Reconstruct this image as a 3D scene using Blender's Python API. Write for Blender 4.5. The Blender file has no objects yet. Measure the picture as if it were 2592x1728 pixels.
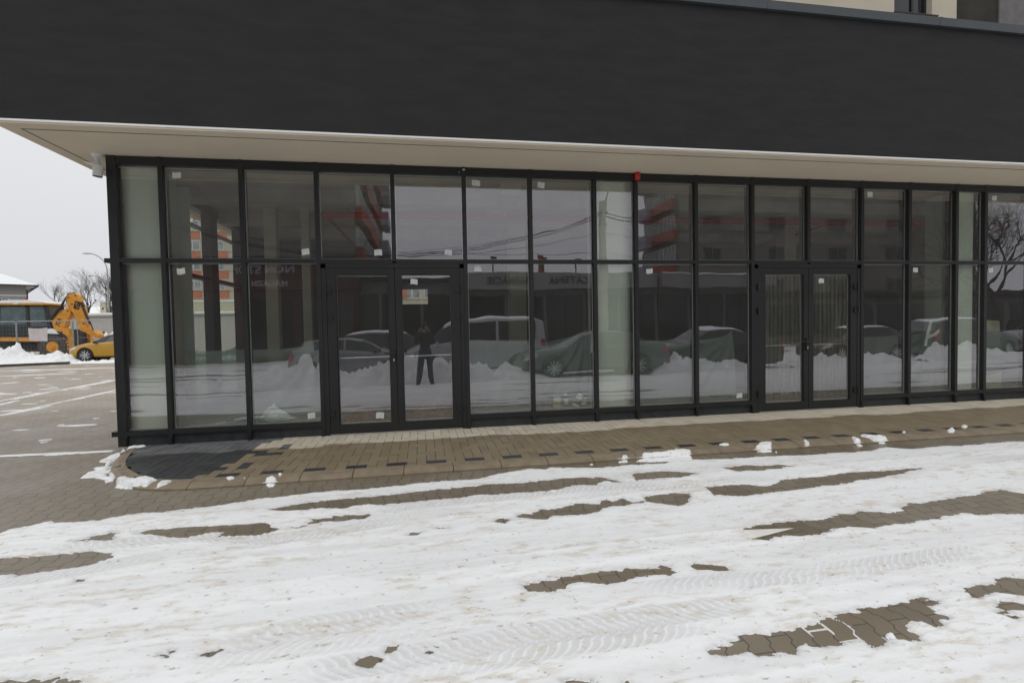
import bpy, bmesh, math, random
import numpy as np
from mathutils import Vector, Matrix
random.seed(7)
sc = bpy.context.scene
COL = sc.collection
# ---------------------------------------------------------------- camera, world, sun, exposure
cam_d = bpy.data.cameras.new('camera'); cam = bpy.data.objects.new('camera', cam_d); COL.objects.link(cam)
cam_d.sensor_width = 36.0; cam_d.lens = 17.994; cam_d.clip_start = 0.02; cam_d.clip_end = 2000
pch, rol, yaw = 0.03287, -0.01903, 0.17287
CAMZ = 1.4025
fw = Vector((math.sin(yaw)*math.cos(pch), math.cos(yaw)*math.cos(pch), -math.sin(pch)))
r0 = Vector((math.cos(yaw), -math.sin(yaw), 0)); u0 = r0.cross(fw)
rt = math.cos(rol)*r0 + math.sin(rol)*u0; up = -math.sin(rol)*r0 + math.cos(rol)*u0
M = Matrix((rt, up, -fw)).transposed().to_4x4(); M.translation = Vector((0, 0, CAMZ))
cam.matrix_world = M
sc.camera = cam
W = bpy.data.worlds.new('World'); sc.world = W; W.use_nodes = True
nt = W.node_tree; nt.nodes.clear()
wo = nt.nodes.new('ShaderNodeOutputWorld'); bg = nt.nodes.new('ShaderNodeBackground')
tc = nt.nodes.new('ShaderNodeTexCoord'); sx = nt.nodes.new('ShaderNodeSeparateXYZ'); cr = nt.nodes.new('ShaderNodeValToRGB')
nt.links.new(tc.outputs['Generated'], sx.inputs[0]); nt.links.new(sx.outputs['Z'], cr.inputs[0])
cr.color_ramp.elements[0].position = 0.0; cr.color_ramp.elements[0].color = (0.675, 0.685, 0.71, 1)
cr.color_ramp.elements[1].position = 1.0; cr.color_ramp.elements[1].color = (1.14, 1.15, 1.16, 1)
e = cr.color_ramp.elements.new(0.35); e.color = (0.81, 0.82, 0.84, 1)
nt.links.new(cr.outputs[0], bg.inputs[0]); bg.inputs[1].default_value = 1.0
nt.links.new(bg.outputs[0], wo.inputs[0])
sun_d = bpy.data.lights.new('sun', 'SUN'); sun = bpy.data.objects.new('sun', sun_d); COL.objects.link(sun)
sun_d.energy = 0.5; sun_d.angle = math.radians(40); sun_d.color = (1, 0.985, 0.96)
sun.rotation_euler = (math.radians(38), 0, math.radians(-25))
sc.view_settings.view_transform = 'Standard'; sc.view_settings.look = 'None'
sc.view_settings.exposure = 0.0; sc.view_settings.gamma = 1.0
sc.cycles.max_bounces = 8; sc.cycles.transparent_max_bounces = 16; sc.cycles.diffuse_bounces = 4; sc.cycles.glossy_bounces = 3
sc.cycles.sample_clamp_indirect = 6.0

# ---------------------------------------------------------------- material helpers
class N:
    """tiny node builder"""
    def __init__(s, mat):
        s.t = mat.node_tree; s.n = s.t.nodes; s.l = s.t.links
    def new(s, k, **kw):
        n = s.n.new(k)
        for a, b in kw.items(): setattr(n, a, b)
        return n
    def put(s, n, i, v):
        if v is None: return
        if isinstance(v, bpy.types.NodeSocket): s.l.new(v, n.inputs[i])
        else: n.inputs[i].default_value = v
    def m(s, op, a, b=None, c=None, clamp=False):
        n = s.new('ShaderNodeMath', operation=op, use_clamp=clamp)
        s.put(n, 0, a); s.put(n, 1, b); s.put(n, 2, c)
        return n.outputs[0]
    def mix(s, f, a, b):
        n = s.new('ShaderNodeMix', data_type='RGBA')
        s.put(n, 0, f); s.put(n, 6, a); s.put(n, 7, b)
        return n.outputs[2]
    def ss(s, v, lo, hi):
        n = s.new('ShaderNodeMapRange', interpolation_type='SMOOTHSTEP')
        s.put(n, 0, v); n.inputs[1].default_value = lo; n.inputs[2].default_value = hi
        return n.outputs[0]
    def pos(s):
        return s.new('ShaderNodeTexCoord').outputs['Object']
    def scale(s, v, x, y, z):
        n = s.new('ShaderNodeMapping'); s.l.new(v, n.inputs[0]); n.inputs[3].default_value = (x, y, z)
        return n.outputs[0]
    def noise(s, v, sc_, det=4, rough=0.55):
        n = s.new('ShaderNodeTexNoise'); s.put(n, 'Vector', v); n.inputs['Scale'].default_value = sc_
        n.inputs['Detail'].default_value = det; n.inputs['Roughness'].default_value = rough
        return n.outputs['Fac']
    def bump(s, h, st, dist=0.01):
        n = s.new('ShaderNodeBump'); s.put(n, 'Height', h); n.inputs['Strength'].default_value = st; n.inputs['Distance'].default_value = dist
        return n.outputs[0]
def c4(c): return (c[0], c[1], c[2], 1.0)
MATS = {}
def mat(name, col, rough=0.6, metal=0.0, var=0.12, vs=6.0, bump=0.0, bs=60.0, spec=0.5, aniso=(1, 1, 1)):
    if name in MATS: return MATS[name]
    m = bpy.data.materials.new(name); m.use_nodes = True; b = m.node_tree.nodes['Principled BSDF']; k = N(m)
    p = k.scale(k.pos(), *aniso)
    f = k.noise(p, vs, 5)
    a = tuple(max(0, c*(1-var)) for c in col[:3]); d = tuple(min(1, c*(1+var)) for c in col[:3])
    k.l.new(k.mix(k.ss(f, 0.3, 0.7), c4(a), c4(d)), b.inputs['Base Color'])
    b.inputs['Roughness'].default_value = rough; b.inputs['Metallic'].default_value = metal
    b.inputs['Specular IOR Level'].default_value = spec
    if bump: k.l.new(k.bump(k.noise(p, bs, 3), bump), b.inputs['Normal'])
    MATS[name] = m
    return m
def finish(m): MATS[m.name] = m; return m

# ---------------------------------------------------------------- mesh helpers
class MB:
    def __init__(s): s.v = []; s.f = []; s.mi = []; s.cur = 0
    def add(s, vs, fs):
        o = len(s.v); s.v += [tuple(p) for p in vs]
        for f in fs: s.f.append(tuple(o+i for i in f)); s.mi.append(s.cur)
        return s
    def box(s, x0, x1, y0, y1, z0, z1):
        if x0 > x1: x0, x1 = x1, x0
        if y0 > y1: y0, y1 = y1, y0
        if z0 > z1: z0, z1 = z1, z0
        v = [(x0,y0,z0),(x1,y0,z0),(x1,y1,z0),(x0,y1,z0),(x0,y0,z1),(x1,y0,z1),(x1,y1,z1),(x0,y1,z1)]
        return s.add(v, [(0,3,2,1),(4,5,6,7),(0,1,5,4),(1,2,6,5),(2,3,7,6),(3,0,4,7)])
    def quad(s, a, b, c, d): return s.add([a,b,c,d], [(0,1,2,3)])
    def prism_y(s, pts, y0, y1):
        """outline in x,z extruded along y"""
        n = len(pts); v = [(x,y0,z) for x,z in pts]+[(x,y1,z) for x,z in pts]
        return s.add(v, [tuple(range(n)), tuple(range(2*n-1,n-1,-1))]+[(i,n+i,n+(i+1)%n,(i+1)%n) for i in range(n)])
    def prism_z(s, pts, z0, z1):
        n = len(pts); v = [(x,y,z0) for x,y in pts]+[(x,y,z1) for x,y in pts]
        return s.add(v, [tuple(range(n-1,-1,-1)), tuple(range(n,2*n))]+[(i,(i+1)%n,n+(i+1)%n,n+i) for i in range(n)])
    def tube(s, pts, r, n=8, cap=True):
        pts = [Vector(p) for p in pts]; rs = r if isinstance(r, (list, tuple)) else [r]*len(pts)
        o = len(s.v); prev = None
        for i, p in enumerate(pts):
            d = (pts[min(i+1, len(pts)-1)]-pts[max(i-1, 0)])
            d = d.normalized() if d.length > 1e-9 else Vector((0,0,1))
            if prev is None:
                a = d.cross(Vector((0,0,1)) if abs(d.z) < 0.9 else Vector((1,0,0))).normalized()
            else:
                a = prev - d*prev.dot(d)
                a = a.normalized() if a.length > 1e-6 else d.orthogonal().normalized()
            prev = a; b = d.cross(a)
            for k in range(n):
                t = 2*math.pi*k/n; s.v.append(tuple(p+(a*math.cos(t)+b*math.sin(t))*rs[i]))
        for i in range(len(pts)-1):
            for k in range(n):
                s.f.append((o+i*n+k, o+i*n+(k+1)%n, o+(i+1)*n+(k+1)%n, o+(i+1)*n+k)); s.mi.append(s.cur)
        if cap:
            s.f.append(tuple(o+k for k in range(n-1,-1,-1))); s.mi.append(s.cur)
            e = o+(len(pts)-1)*n; s.f.append(tuple(e+k for k in range(n))); s.mi.append(s.cur)
        return s
    def cyl(s, a, b, r, n=16): return s.tube([a, b], r, n)
    def grid(s, fn, nu, nv):
        o = len(s.v)
        for i in range(nu+1):
            for j in range(nv+1): s.v.append(tuple(fn(i/nu, j/nv)))
        for i in range(nu):
            for j in range(nv):
                a = o+i*(nv+1)+j; s.f.append((a, a+nv+1, a+nv+2, a+1)); s.mi.append(s.cur)
        return s
    def ball(s, c, rx, ry, rz, n=10, m=6):
        o = len(s.v)
        for i in range(m+1):
            t = math.pi*i/m
            for k in range(n):
                q = 2*math.pi*k/n; s.v.append((c[0]+rx*math.sin(t)*math.cos(q), c[1]+ry*math.sin(t)*math.sin(q), c[2]+rz*math.cos(t)))
        for i in range(m):
            for k in range(n): s.f.append((o+i*n+k, o+(i+1)*n+k, o+(i+1)*n+(k+1)%n, o+i*n+(k+1)%n)); s.mi.append(s.cur)
        return s
    def xf(s, mtx, start=0):
        for i in range(start, len(s.v)): s.v[i] = tuple(mtx @ Vector(s.v[i]))
        return s
    def build(s, name, mats, parent=None, smooth=False, bevel=0.0):
        me = bpy.data.meshes.new(name)
        me.from_pydata(s.v, [], s.f)
        if not isinstance(mats, (list, tuple)): mats = [mats]
        for m in mats: me.materials.append(m)
        me.polygons.foreach_set('material_index', s.mi)
        if smooth: me.polygons.foreach_set('use_smooth', [True]*len(s.f))
        me.validate(); me.update()
        if bevel:
            bm = bmesh.new(); bm.from_mesh(me); bmesh.ops.remove_doubles(bm, verts=bm.verts, dist=1e-5)
            es = [e for e in bm.edges if len(e.link_faces) == 2 and e.calc_face_angle(0) > 0.6]
            bmesh.ops.bevel(bm, geom=es, offset=bevel, segments=2, affect='EDGES', profile=0.5)
            bm.to_mesh(me); bm.free()
        o = bpy.data.objects.new(name, me); COL.objects.link(o)
        if parent: o.parent = parent
        return o
def tag(o, label=None, cat=None, group=None, kind=None):
    if label: o['label'] = label
    if cat: o['category'] = cat
    if group: o['group'] = group
    if kind: o['kind'] = kind
    return o
def empty(name, label, cat, loc=(0,0,0), rz=0, group=None):
    o = bpy.data.objects.new(name, None); COL.objects.link(o); o.location = loc; o.rotation_euler = (0,0,rz); o.empty_display_size = 0.2
    return tag(o, label, cat, group)
def text_mesh(txt, size, mtx, name, mt, parent, extrude=0.01, bold=0.0):
    cu = bpy.data.curves.new('t', 'FONT'); cu.body = txt; cu.size = size; cu.extrude = extrude; cu.offset = bold
    cu.align_x = 'CENTER'; cu.align_y = 'CENTER'
    ob = bpy.data.objects.new('t', cu); COL.objects.link(ob)
    dg = bpy.context.evaluated_depsgraph_get(); me = bpy.data.meshes.new_from_object(ob.evaluated_get(dg))
    bpy.data.objects.remove(ob); bpy.data.curves.remove(cu)
    me.transform(mtx); me.materials.clear(); me.materials.append(mt)
    o = bpy.data.objects.new(name, me); COL.objects.link(o)
    if parent: o.parent = parent
    return o
def rot_to(xa, ya, loc):
    xa = Vector(xa).normalized(); ya = Vector(ya).normalized(); za = xa.cross(ya)
    m = Matrix((xa, ya, za)).transposed().to_4x4(); m.translation = Vector(loc); return m

# numpy value noise
_rng = np.random.RandomState(11); _P = _rng.rand(256, 256)
def vnoise(x, y):
    xi = np.floor(x).astype(int); yi = np.floor(y).astype(int); fx = x-xi; fy = y-yi
    fx = fx*fx*(3-2*fx); fy = fy*fy*(3-2*fy)
    g = lambda a, b: _P[a & 255, b & 255]
    return (g(xi,yi)*(1-fx)+g(xi+1,yi)*fx)*(1-fy)+(g(xi,yi+1)*(1-fx)+g(xi+1,yi+1)*fx)*fy
def fbm(x, y, o=4):
    s = 0; a = 0.5; t = 0
    for k in range(o): s = s+a*vnoise(x*2**k+17.3*k, y*2**k+9.1*k); t += a; a *= 0.5
    return s/t*2-1
def smooth(a, b, x):
    t = np.clip((x-a)/(b-a), 0, 1); return t*t*(3-2*t)

# ---------------------------------------------------------------- layout numbers (metres)
D = 6.943                       # plane of the shop front
FX = [-3.634,-3.102,-2.191,-1.296,-0.344,0.597,1.504,2.428,3.046,3.974,4.885,5.827,6.769,7.638,8.529,9.094,10.04,10.96,11.88,12.8]
ZT, ZTOP, ZG = 2.293, 3.521, 0.189
KY0, KY1 = 5.06, 5.25           # kerb
def road_z(y): return -0.05-0.032*max(0.0, min(KY0-y, 11.06))
def road_zn(y): return -0.05-0.032*np.clip(KY0-y, 0, 11.06)
KERB_OUT = [(-3.573,6.825),(-3.454,6.454),(-3.381,6.23),(-3.238,5.911),(-3.118,5.708),(-2.948,5.465),(-2.839,5.344),(-2.631,5.185),(-2.384,5.09),(-2.153,5.06)]
KERB_IN = [(-3.45,6.86),(-3.34,6.50),(-3.23,6.20),(-3.09,5.93),(-2.96,5.75),(-2.80,5.57),(-2.68,5.45),(-2.52,5.33),(-2.36,5.27),(-2.153,5.25)]
NORTH= [(-3.113, 4.339), (-3.081, 4.425), (-3.007, 4.442), (-2.905, 4.531), (-2.849, 4.485), (-2.523, 4.462), (-2.498, 4.491), (-2.358, 4.545), (-2.164, 4.553), (-1.973, 4.575), (-1.767, 4.595), (-1.599, 4.639), (-1.386, 4.695), (-1.227, 4.712), (-1.038, 4.745), (-0.821, 4.758), (-0.533, 4.742), (-0.327, 4.76), (-0.202, 4.781), (-0.009, 4.821), (0.32, 4.817), (0.488, 4.815), (0.609, 4.876), (0.787, 4.936), (1.026, 5.005), (1.17, 4.946), (1.246, 5.007), (1.366, 4.953), (1.824, 4.88), (2.022, 4.904), (2.271, 4.889), (2.445, 4.875), (2.546, 4.944), (2.758, 4.918), (2.82, 4.934), (3.191, 4.878), (3.635, 4.87), (4.001, 4.833), (4.315, 4.831), (4.593, 4.815), (4.849, 4.819), (4.99, 4.884), (5.106, 4.878), (5.277, 4.78), (5.636, 4.797), (5.783, 4.814), (5.917, 4.769), (6.257, 4.784), (6.514, 4.793), (6.823, 4.776)]
BARE= [[(-2.978, 3.897), (-2.801, 3.894), (-2.696, 3.889), (-2.575, 3.892), (-2.435, 3.881), (-2.282, 3.883), (-2.104, 3.844), (-2.04, 3.755), (-2.087, 3.708), (-2.152, 3.667), (-2.3, 3.659), (-2.41, 3.637), (-2.497, 3.604), (-2.58, 3.642), (-2.775, 3.624)], [(-2.5, 4.095), (-2.443, 4.112), (-2.407, 4.128), (-2.375, 4.166), (-2.31, 4.203), (-2.24, 4.172), (-2.251, 4.121), (-2.203, 4.072), (-2.264, 4.06), (-2.397, 4.083)], [(-2.127, 4.165), (-2.032, 4.197), (-1.901, 4.191), (-1.749, 4.195), (-1.583, 4.167), (-1.358, 4.164), (-1.214, 4.162), (-1.157, 4.047), (-1.07, 4.029), (-1.119, 3.967), (-1.207, 3.935), (-1.364, 3.932), (-1.485, 3.963), (-1.477, 4.031), (-1.563, 4.049), (-1.633, 4.023), (-1.701, 3.998), (-1.835, 4.021), (-1.933, 4.085), (-2.062, 4.112)], [(-1.021, 4.019), (-0.923, 4.03), (-0.882, 4.076), (-0.88, 4.154), (-0.741, 4.159), (-0.719, 4.189), (-0.564, 4.169), (-0.448, 4.173), (-0.411, 4.125), (-0.482, 4.07), (-0.613, 4.064), (-0.759, 4.061), (-0.853, 4.059), (-0.888, 4.023), (-0.931, 3.989), (-1.011, 3.996)], [(-1.283, 4.397), (-1.223, 4.442), (-1.15, 4.478), (-1.039, 4.52), (-0.882, 4.541), (-0.728, 4.541), (-0.434, 4.549), (-0.335, 4.56), (-0.134, 4.587), (0.115, 4.612), (0.252, 4.614), (0.414, 4.632), (0.557, 4.65), (0.758, 4.63), (1.002, 4.626), (1.212, 4.648), (1.448, 4.666), (1.639, 4.607), (1.723, 4.52), (1.79, 4.456), (1.75, 4.442), (1.62, 4.493), (1.541, 4.428), (1.343, 4.439), (1.216, 4.42), (1.125, 4.363), (0.967, 4.373), (0.765, 4.366), (0.559, 4.372), (0.407, 4.393), (0.186, 4.347), (-0.012, 4.356), (-0.206, 4.344), (-0.35, 4.335), (-0.484, 4.358), (-0.587, 4.346), (-0.675, 4.314), (-0.867, 4.359), (-0.995, 4.361), (-1.111, 4.356), (-1.207, 4.381)], [(1.984, 4.638), (2.098, 4.649), (2.311, 4.658), (2.499, 4.591), (2.583, 4.543), (2.556, 4.495), (2.362, 4.45), (2.207, 4.449), (2.046, 4.457), (1.923, 4.444), (1.923, 4.511)], [(2.919, 4.65), (3.042, 4.651), (3.205, 4.65), (3.341, 4.6), (3.536, 4.597), (3.61, 4.521), (3.502, 4.518), (3.465, 4.487), (3.323, 4.488), (3.193, 4.468), (3.09, 4.483), (2.981, 4.5), (2.931, 4.579)], [(0.503, 3.825), (0.535, 3.863), (0.613, 3.835), (0.619, 3.812), (0.566, 3.764), (0.524, 3.787)], [(0.681, 3.855), (0.717, 3.898), (0.805, 3.91), (0.917, 3.984), (0.967, 3.949), (1.196, 4.026), (1.279, 4.035), (1.394, 3.985), (1.484, 4.064), (1.516, 4.011), (1.627, 4.055), (1.65, 4.01), (1.672, 3.965), (1.776, 3.964), (1.766, 3.919), (1.65, 3.912), (1.503, 3.898), (1.392, 3.896), (1.344, 3.845), (1.231, 3.797), (1.126, 3.796), (0.954, 3.821), (0.912, 3.766), (0.78, 3.794), (0.747, 3.814)], [(1.838, 4.066), (1.954, 4.074), (2.115, 4.092), (2.239, 4.037), (2.197, 3.961), (2.115, 3.871), (2.007, 3.804), (1.927, 3.828), (1.882, 3.881), (1.805, 3.937), (1.81, 4.016)], [(2.452, 4.154), (2.492, 4.145), (2.609, 4.167), (2.725, 4.167), (2.863, 4.155), (2.987, 4.081), (3.078, 4.093), (3.224, 4.191), (3.383, 4.207), (3.63, 4.204), (3.943, 4.242), (4.225, 4.224), (4.411, 4.212), (4.621, 4.222), (4.79, 4.215), (4.756, 4.173), (4.572, 4.14), (4.341, 4.084), (3.968, 4.03), (3.706, 3.973), (3.485, 3.968), (3.206, 3.943), (2.98, 3.918), (2.684, 3.896), (2.606, 3.902), (2.526, 3.947), (2.421, 3.955), (2.434, 4.067)], [(2.397, 3.342), (2.556, 3.362), (2.746, 3.365), (2.923, 3.339), (2.998, 3.367), (3.128, 3.408), (3.232, 3.387), (3.313, 3.428), (3.383, 3.402), (3.481, 3.405), (3.504, 3.364), (3.646, 3.358), (3.722, 3.439), (3.862, 3.485), (3.936, 3.462), (4.243, 3.509), (4.574, 3.52), (4.678, 3.563), (4.871, 3.58), (4.961, 3.466), (5.205, 3.345), (4.771, 3.064), (4.464, 3.117), (4.293, 3.153), (4.116, 3.174), (4.078, 3.221), (3.861, 3.209), (3.764, 3.164), (3.61, 3.174), (3.421, 3.15), (3.359, 3.167), (3.148, 3.145), (2.993, 3.188), (2.92, 3.182), (2.762, 3.156), (2.656, 3.12), (2.536, 3.154), (2.339, 3.148), (2.304, 3.113), (2.228, 3.158), (2.162, 3.166), (2.264, 3.329)], [(1.518, 2.24), (1.58, 2.242), (1.608, 2.227), (1.644, 2.206), (1.694, 2.229), (1.765, 2.22), (1.802, 2.241), (1.873, 2.247), (1.904, 2.236), (1.943, 2.258), (2.022, 2.277), (2.21, 2.292), (2.336, 2.31), (2.496, 2.323), (2.631, 2.336), (2.686, 2.331), (2.652, 2.315), (2.715, 2.291), (2.678, 2.253), (2.624, 2.264), (2.631, 2.219), (2.599, 2.205), (2.627, 2.168), (2.602, 2.152), (2.55, 2.163), (2.517, 2.105), (2.47, 2.119), (2.461, 2.16), (2.404, 2.171), (2.34, 2.145), (2.326, 2.04), (2.255, 2.037), (2.211, 2.063), (2.081, 2.032), (2.045, 2.035), (2.045, 2.087), (1.936, 2.095), (1.851, 2.085), (1.787, 2.098), (1.768, 2.137), (1.71, 2.096), (1.667, 2.059), (1.636, 2.081), (1.491, 2.09), (1.468, 2.118), (1.402, 2.114), (1.368, 2.098), (1.28, 2.138), (1.286, 2.154), (1.35, 2.184), (1.48, 2.193), (1.479, 2.229)], [(2.955, 2.361), (3.031, 2.383), (3.07, 2.369), (3.196, 2.391), (3.199, 2.375), (3.247, 2.404), (3.334, 2.413), (3.434, 2.393), (3.629, 2.381), (3.435, 2.253), (3.226, 2.247), (3.175, 2.269), (3.126, 2.303), (3.013, 2.289), (2.964, 2.276), (2.927, 2.295), (2.956, 2.324), (2.931, 2.342)], [(3.002, 2.222), (3.112, 2.223), (3.124, 2.176), (3.188, 2.141), (3.164, 2.124), (3.01, 2.144), (2.987, 2.128), (2.917, 2.136), (2.973, 2.184)], [(2.918, 2.115), (2.987, 2.112), (2.954, 2.073), (2.919, 2.09)], [(0.533, 2.884), (0.676, 2.908), (0.905, 2.944), (1.056, 2.949), (1.206, 2.943), (1.384, 2.927), (1.436, 2.938), (1.483, 2.906), (1.48, 2.849), (1.437, 2.802), (1.351, 2.827), (1.241, 2.849), (1.15, 2.826), (1.072, 2.796), (1.005, 2.809), (0.942, 2.835), (0.88, 2.867), (0.803, 2.85), (0.778, 2.81), (0.682, 2.791), (0.652, 2.808), (0.565, 2.818)], [(1.614, 2.917), (1.658, 2.923), (1.758, 2.903), (1.817, 2.868), (1.819, 2.817), (1.771, 2.809), (1.693, 2.835), (1.639, 2.836), (1.613, 2.858)], [(-0.337, 2.381), (-0.327, 2.428), (-0.279, 2.431), (-0.27, 2.45), (-0.26, 2.427), (-0.225, 2.42), (-0.228, 2.392), (-0.263, 2.375), (-0.266, 2.352), (-0.308, 2.36)], [(-0.205, 2.45), (-0.202, 2.479), (-0.175, 2.493), (-0.144, 2.484), (-0.173, 2.456)], [(-0.002, 2.436), (0.037, 2.432), (0.034, 2.42), (0.004, 2.424)], [(-0.013, 2.412), (0.025, 2.411), (0.003, 2.402)], [(-0.155, 2.316), (-0.132, 2.312), (-0.137, 2.304)], [(-0.133, 3.713), (-0.117, 3.739), (-0.054, 3.746), (-0.016, 3.748), (-0.049, 3.716), (-0.099, 3.702)], [(0.027, 3.791), (0.071, 3.792), (0.157, 3.78), (0.138, 3.761), (0.095, 3.76)], [(-2.105, 3.44), (-2.123, 3.492), (-2.068, 3.485), (-2.061, 3.452)], [(-1.827, 3.173), (-1.815, 3.188), (-1.764, 3.148)], [(-1.059, 2.596), (-1.009, 2.616), (-0.989, 2.616), (-0.992, 2.595), (-1.02, 2.575)], [(-1.258, 2.635), (-1.228, 2.624), (-1.222, 2.644), (-1.214, 2.639), (-1.224, 2.615)], [(-1.648, 2.538), (-1.633, 2.55), (-1.591, 2.527), (-1.518, 2.511), (-1.483, 2.467), (-1.631, 2.496)], [(-1.975, 2.587), (-1.75, 2.554), (-1.656, 2.528), (-1.607, 2.471), (-1.926, 2.521)], [(0.574, 2.096), (0.61, 2.096), (0.685, 2.081), (0.675, 2.052), (0.567, 2.073)], [(0.821, 2.044), (0.84, 2.051), (0.839, 2.023)]]
CLUMP= [[(-3.544, 6.794), (-3.65, 6.829), (-3.654, 6.741), (-3.628, 6.512), (-3.63, 6.419), (-3.501, 6.344), (-3.432, 6.174), (-3.502, 6.117), (-3.416, 6.024), (-3.451, 5.932), (-3.424, 5.81), (-3.399, 5.731), (-3.28, 5.723), (-3.128, 5.617), (-3.046, 5.495), (-3.002, 5.554), (-3.055, 5.656), (-3.178, 5.756), (-3.23, 5.903), (-3.303, 6.02), (-3.435, 6.307), (-3.494, 6.555)], [(-2.865, 5.306), (-2.925, 5.485), (-2.873, 5.485), (-2.736, 5.394), (-2.682, 5.45), (-2.584, 5.395), (-2.496, 5.292), (-2.518, 5.231), (-2.536, 5.188), (-2.649, 5.237), (-2.744, 5.232)], [(-2.422, 5.132), (-2.438, 5.23), (-2.346, 5.227), (-2.334, 5.176)], [(-3.554, 6.876), (-3.535, 6.954), (-3.39, 6.949), (-3.36, 6.887), (-3.509, 6.85)], [(-1.863, 5.198), (-1.856, 5.237), (-1.808, 5.22), (-1.781, 5.171), (-1.82, 5.149)], [(-1.709, 5.178), (-1.702, 5.197), (-1.68, 5.172), (-1.688, 5.154)], [(-1.485, 5.068), (-1.465, 5.127), (-1.431, 5.157), (-1.393, 5.083), (-1.379, 4.994), (-1.435, 4.982)], [(-1.406, 5.23), (-1.399, 5.269), (-1.372, 5.222), (-1.365, 5.153), (-1.385, 5.166)], [(2.16, 5.0), (2.291, 5.103), (2.501, 5.091), (2.705, 5.171), (2.811, 5.16), (2.824, 5.071), (2.758, 4.924), (2.616, 4.852), (2.476, 4.936), (2.301, 4.951)], [(1.946, 4.996), (2.011, 5.063), (2.106, 5.088), (2.075, 4.988)], [(1.637, 5.002), (1.692, 5.036), (1.715, 5.002), (1.672, 4.975)], [(1.058, 4.356), (1.111, 4.388), (1.141, 4.357), (1.117, 4.267), (1.076, 4.294)], [(3.256, 5.254), (3.35, 5.3), (3.399, 5.217), (3.293, 5.187)], [(3.585, 5.065), (3.77, 5.231), (3.846, 5.254), (3.889, 5.2), (3.755, 5.021), (3.656, 5.014)], [(3.796, 5.022), (3.825, 5.037), (3.808, 4.991), (3.766, 4.963)], [(4.307, 5.213), (4.338, 5.204), (4.29, 5.096), (4.215, 5.074)], [(4.917, 5.197), (4.961, 5.185), (4.96, 5.135), (4.896, 4.997), (4.815, 4.976)], [(5.129, 5.285), (5.214, 5.297), (5.238, 5.223), (5.328, 5.199), (5.335, 5.112), (5.206, 5.019), (5.125, 5.078), (5.113, 5.145), (5.074, 5.22)], [(5.725, 5.298), (5.795, 5.328), (5.753, 5.255), (5.689, 5.231)], [(6.315, 5.245), (6.515, 5.338), (6.419, 5.217), (6.276, 5.128), (6.244, 5.158)], [(6.742, 5.414), (6.812, 5.427), (6.779, 5.358), (6.673, 5.295), (6.655, 5.33)], [(2.189, 2.108), (2.224, 2.12), (2.236, 2.099), (2.219, 2.07), (2.187, 2.059), (2.175, 2.079)]]
STRIP= [(-7.48, 12.19, -7.57, 14.19, 0.09), (-8.97, 12.94, -9.13, 14.55, 0.07), (-9.13, 14.55, -9.09, 17.03, 0.09), (-8.55, 11.69, -8.73, 12.87, 0.08), (-7.4, 10.45, -7.36, 11.71, 0.08), (-14.4, 20.41, -12.27, 20.82, 0.12), (-16.4, 23.26, -12.46, 23.37, 0.14), (-12.25, 17.35, -11.99, 17.69, 0.08), (-5.0, 7.02, -3.75, 6.93, 0.11), (-5.15, 7.89, -5.02, 7.93, 0.05), (-5.03, 7.73, -4.95, 7.78, 0.03), (-12.57, 19.18, -12.21, 19.15, 0.08), (-9.8, 15.1, -9.47, 15.34, 0.06), (-9.71, 14.42, -9.58, 14.53, 0.06), (-5.49, 9.67, -5.41, 9.69, 0.04), (-5.7, 9.15, -5.6, 9.16, 0.03)]
TRACK= [[(-2.545, 3.529), (-2.305, 3.542), (-2.15, 3.604), (-1.853, 3.683), (-1.518, 3.731), (-1.085, 3.784), (-0.927, 3.826), (-0.691, 3.856), (0.381, 4.134), (0.873, 4.134), (1.295, 4.181), (1.742, 4.231), (2.303, 4.233), (2.928, 4.293)], [(-2.755, 3.828), (-2.44, 3.982), (-2.216, 3.972), (-1.999, 3.983), (-1.616, 3.98), (-1.099, 3.835)], [(-1.421, 4.144), (-1.096, 4.187), (-0.753, 4.232), (-0.483, 4.248), (-0.013, 4.25), (0.579, 4.272), (1.347, 4.345), (2.008, 4.328)], [(-0.922, 2.629), (-0.698, 2.705), (-0.443, 2.724), (-0.084, 2.747)], [(-0.889, 2.529), (-0.58, 2.544), (-0.309, 2.563), (-0.023, 2.572), (0.402, 2.598), (0.63, 2.718), (0.9, 2.711), (1.319, 2.701), (1.84, 2.701)], [(-1.585, 2.548), (-1.313, 2.572), (-1.079, 2.608), (-0.774, 2.645)], [(-1.186, 2.508), (-0.949, 2.533), (-0.746, 2.543)], [(-0.681, 2.333), (-0.392, 2.369), (-0.185, 2.376), (0.03, 2.391), (0.255, 2.407), (0.294, 2.417), (0.503, 2.44), (0.746, 2.44), (1.131, 2.454), (1.541, 2.468)], [(-0.376, 2.262), (-0.076, 2.269), (0.133, 2.29), (0.251, 2.299), (0.595, 2.332), (0.948, 2.325), (1.27, 2.346)], [(4.78, 4.206), (5.128, 4.245), (5.581, 4.265), (6.109, 4.274)], [(1.84, 2.674), (2.299, 2.663), (2.818, 2.688), (3.376, 2.714), (3.903, 2.724)]]
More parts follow.
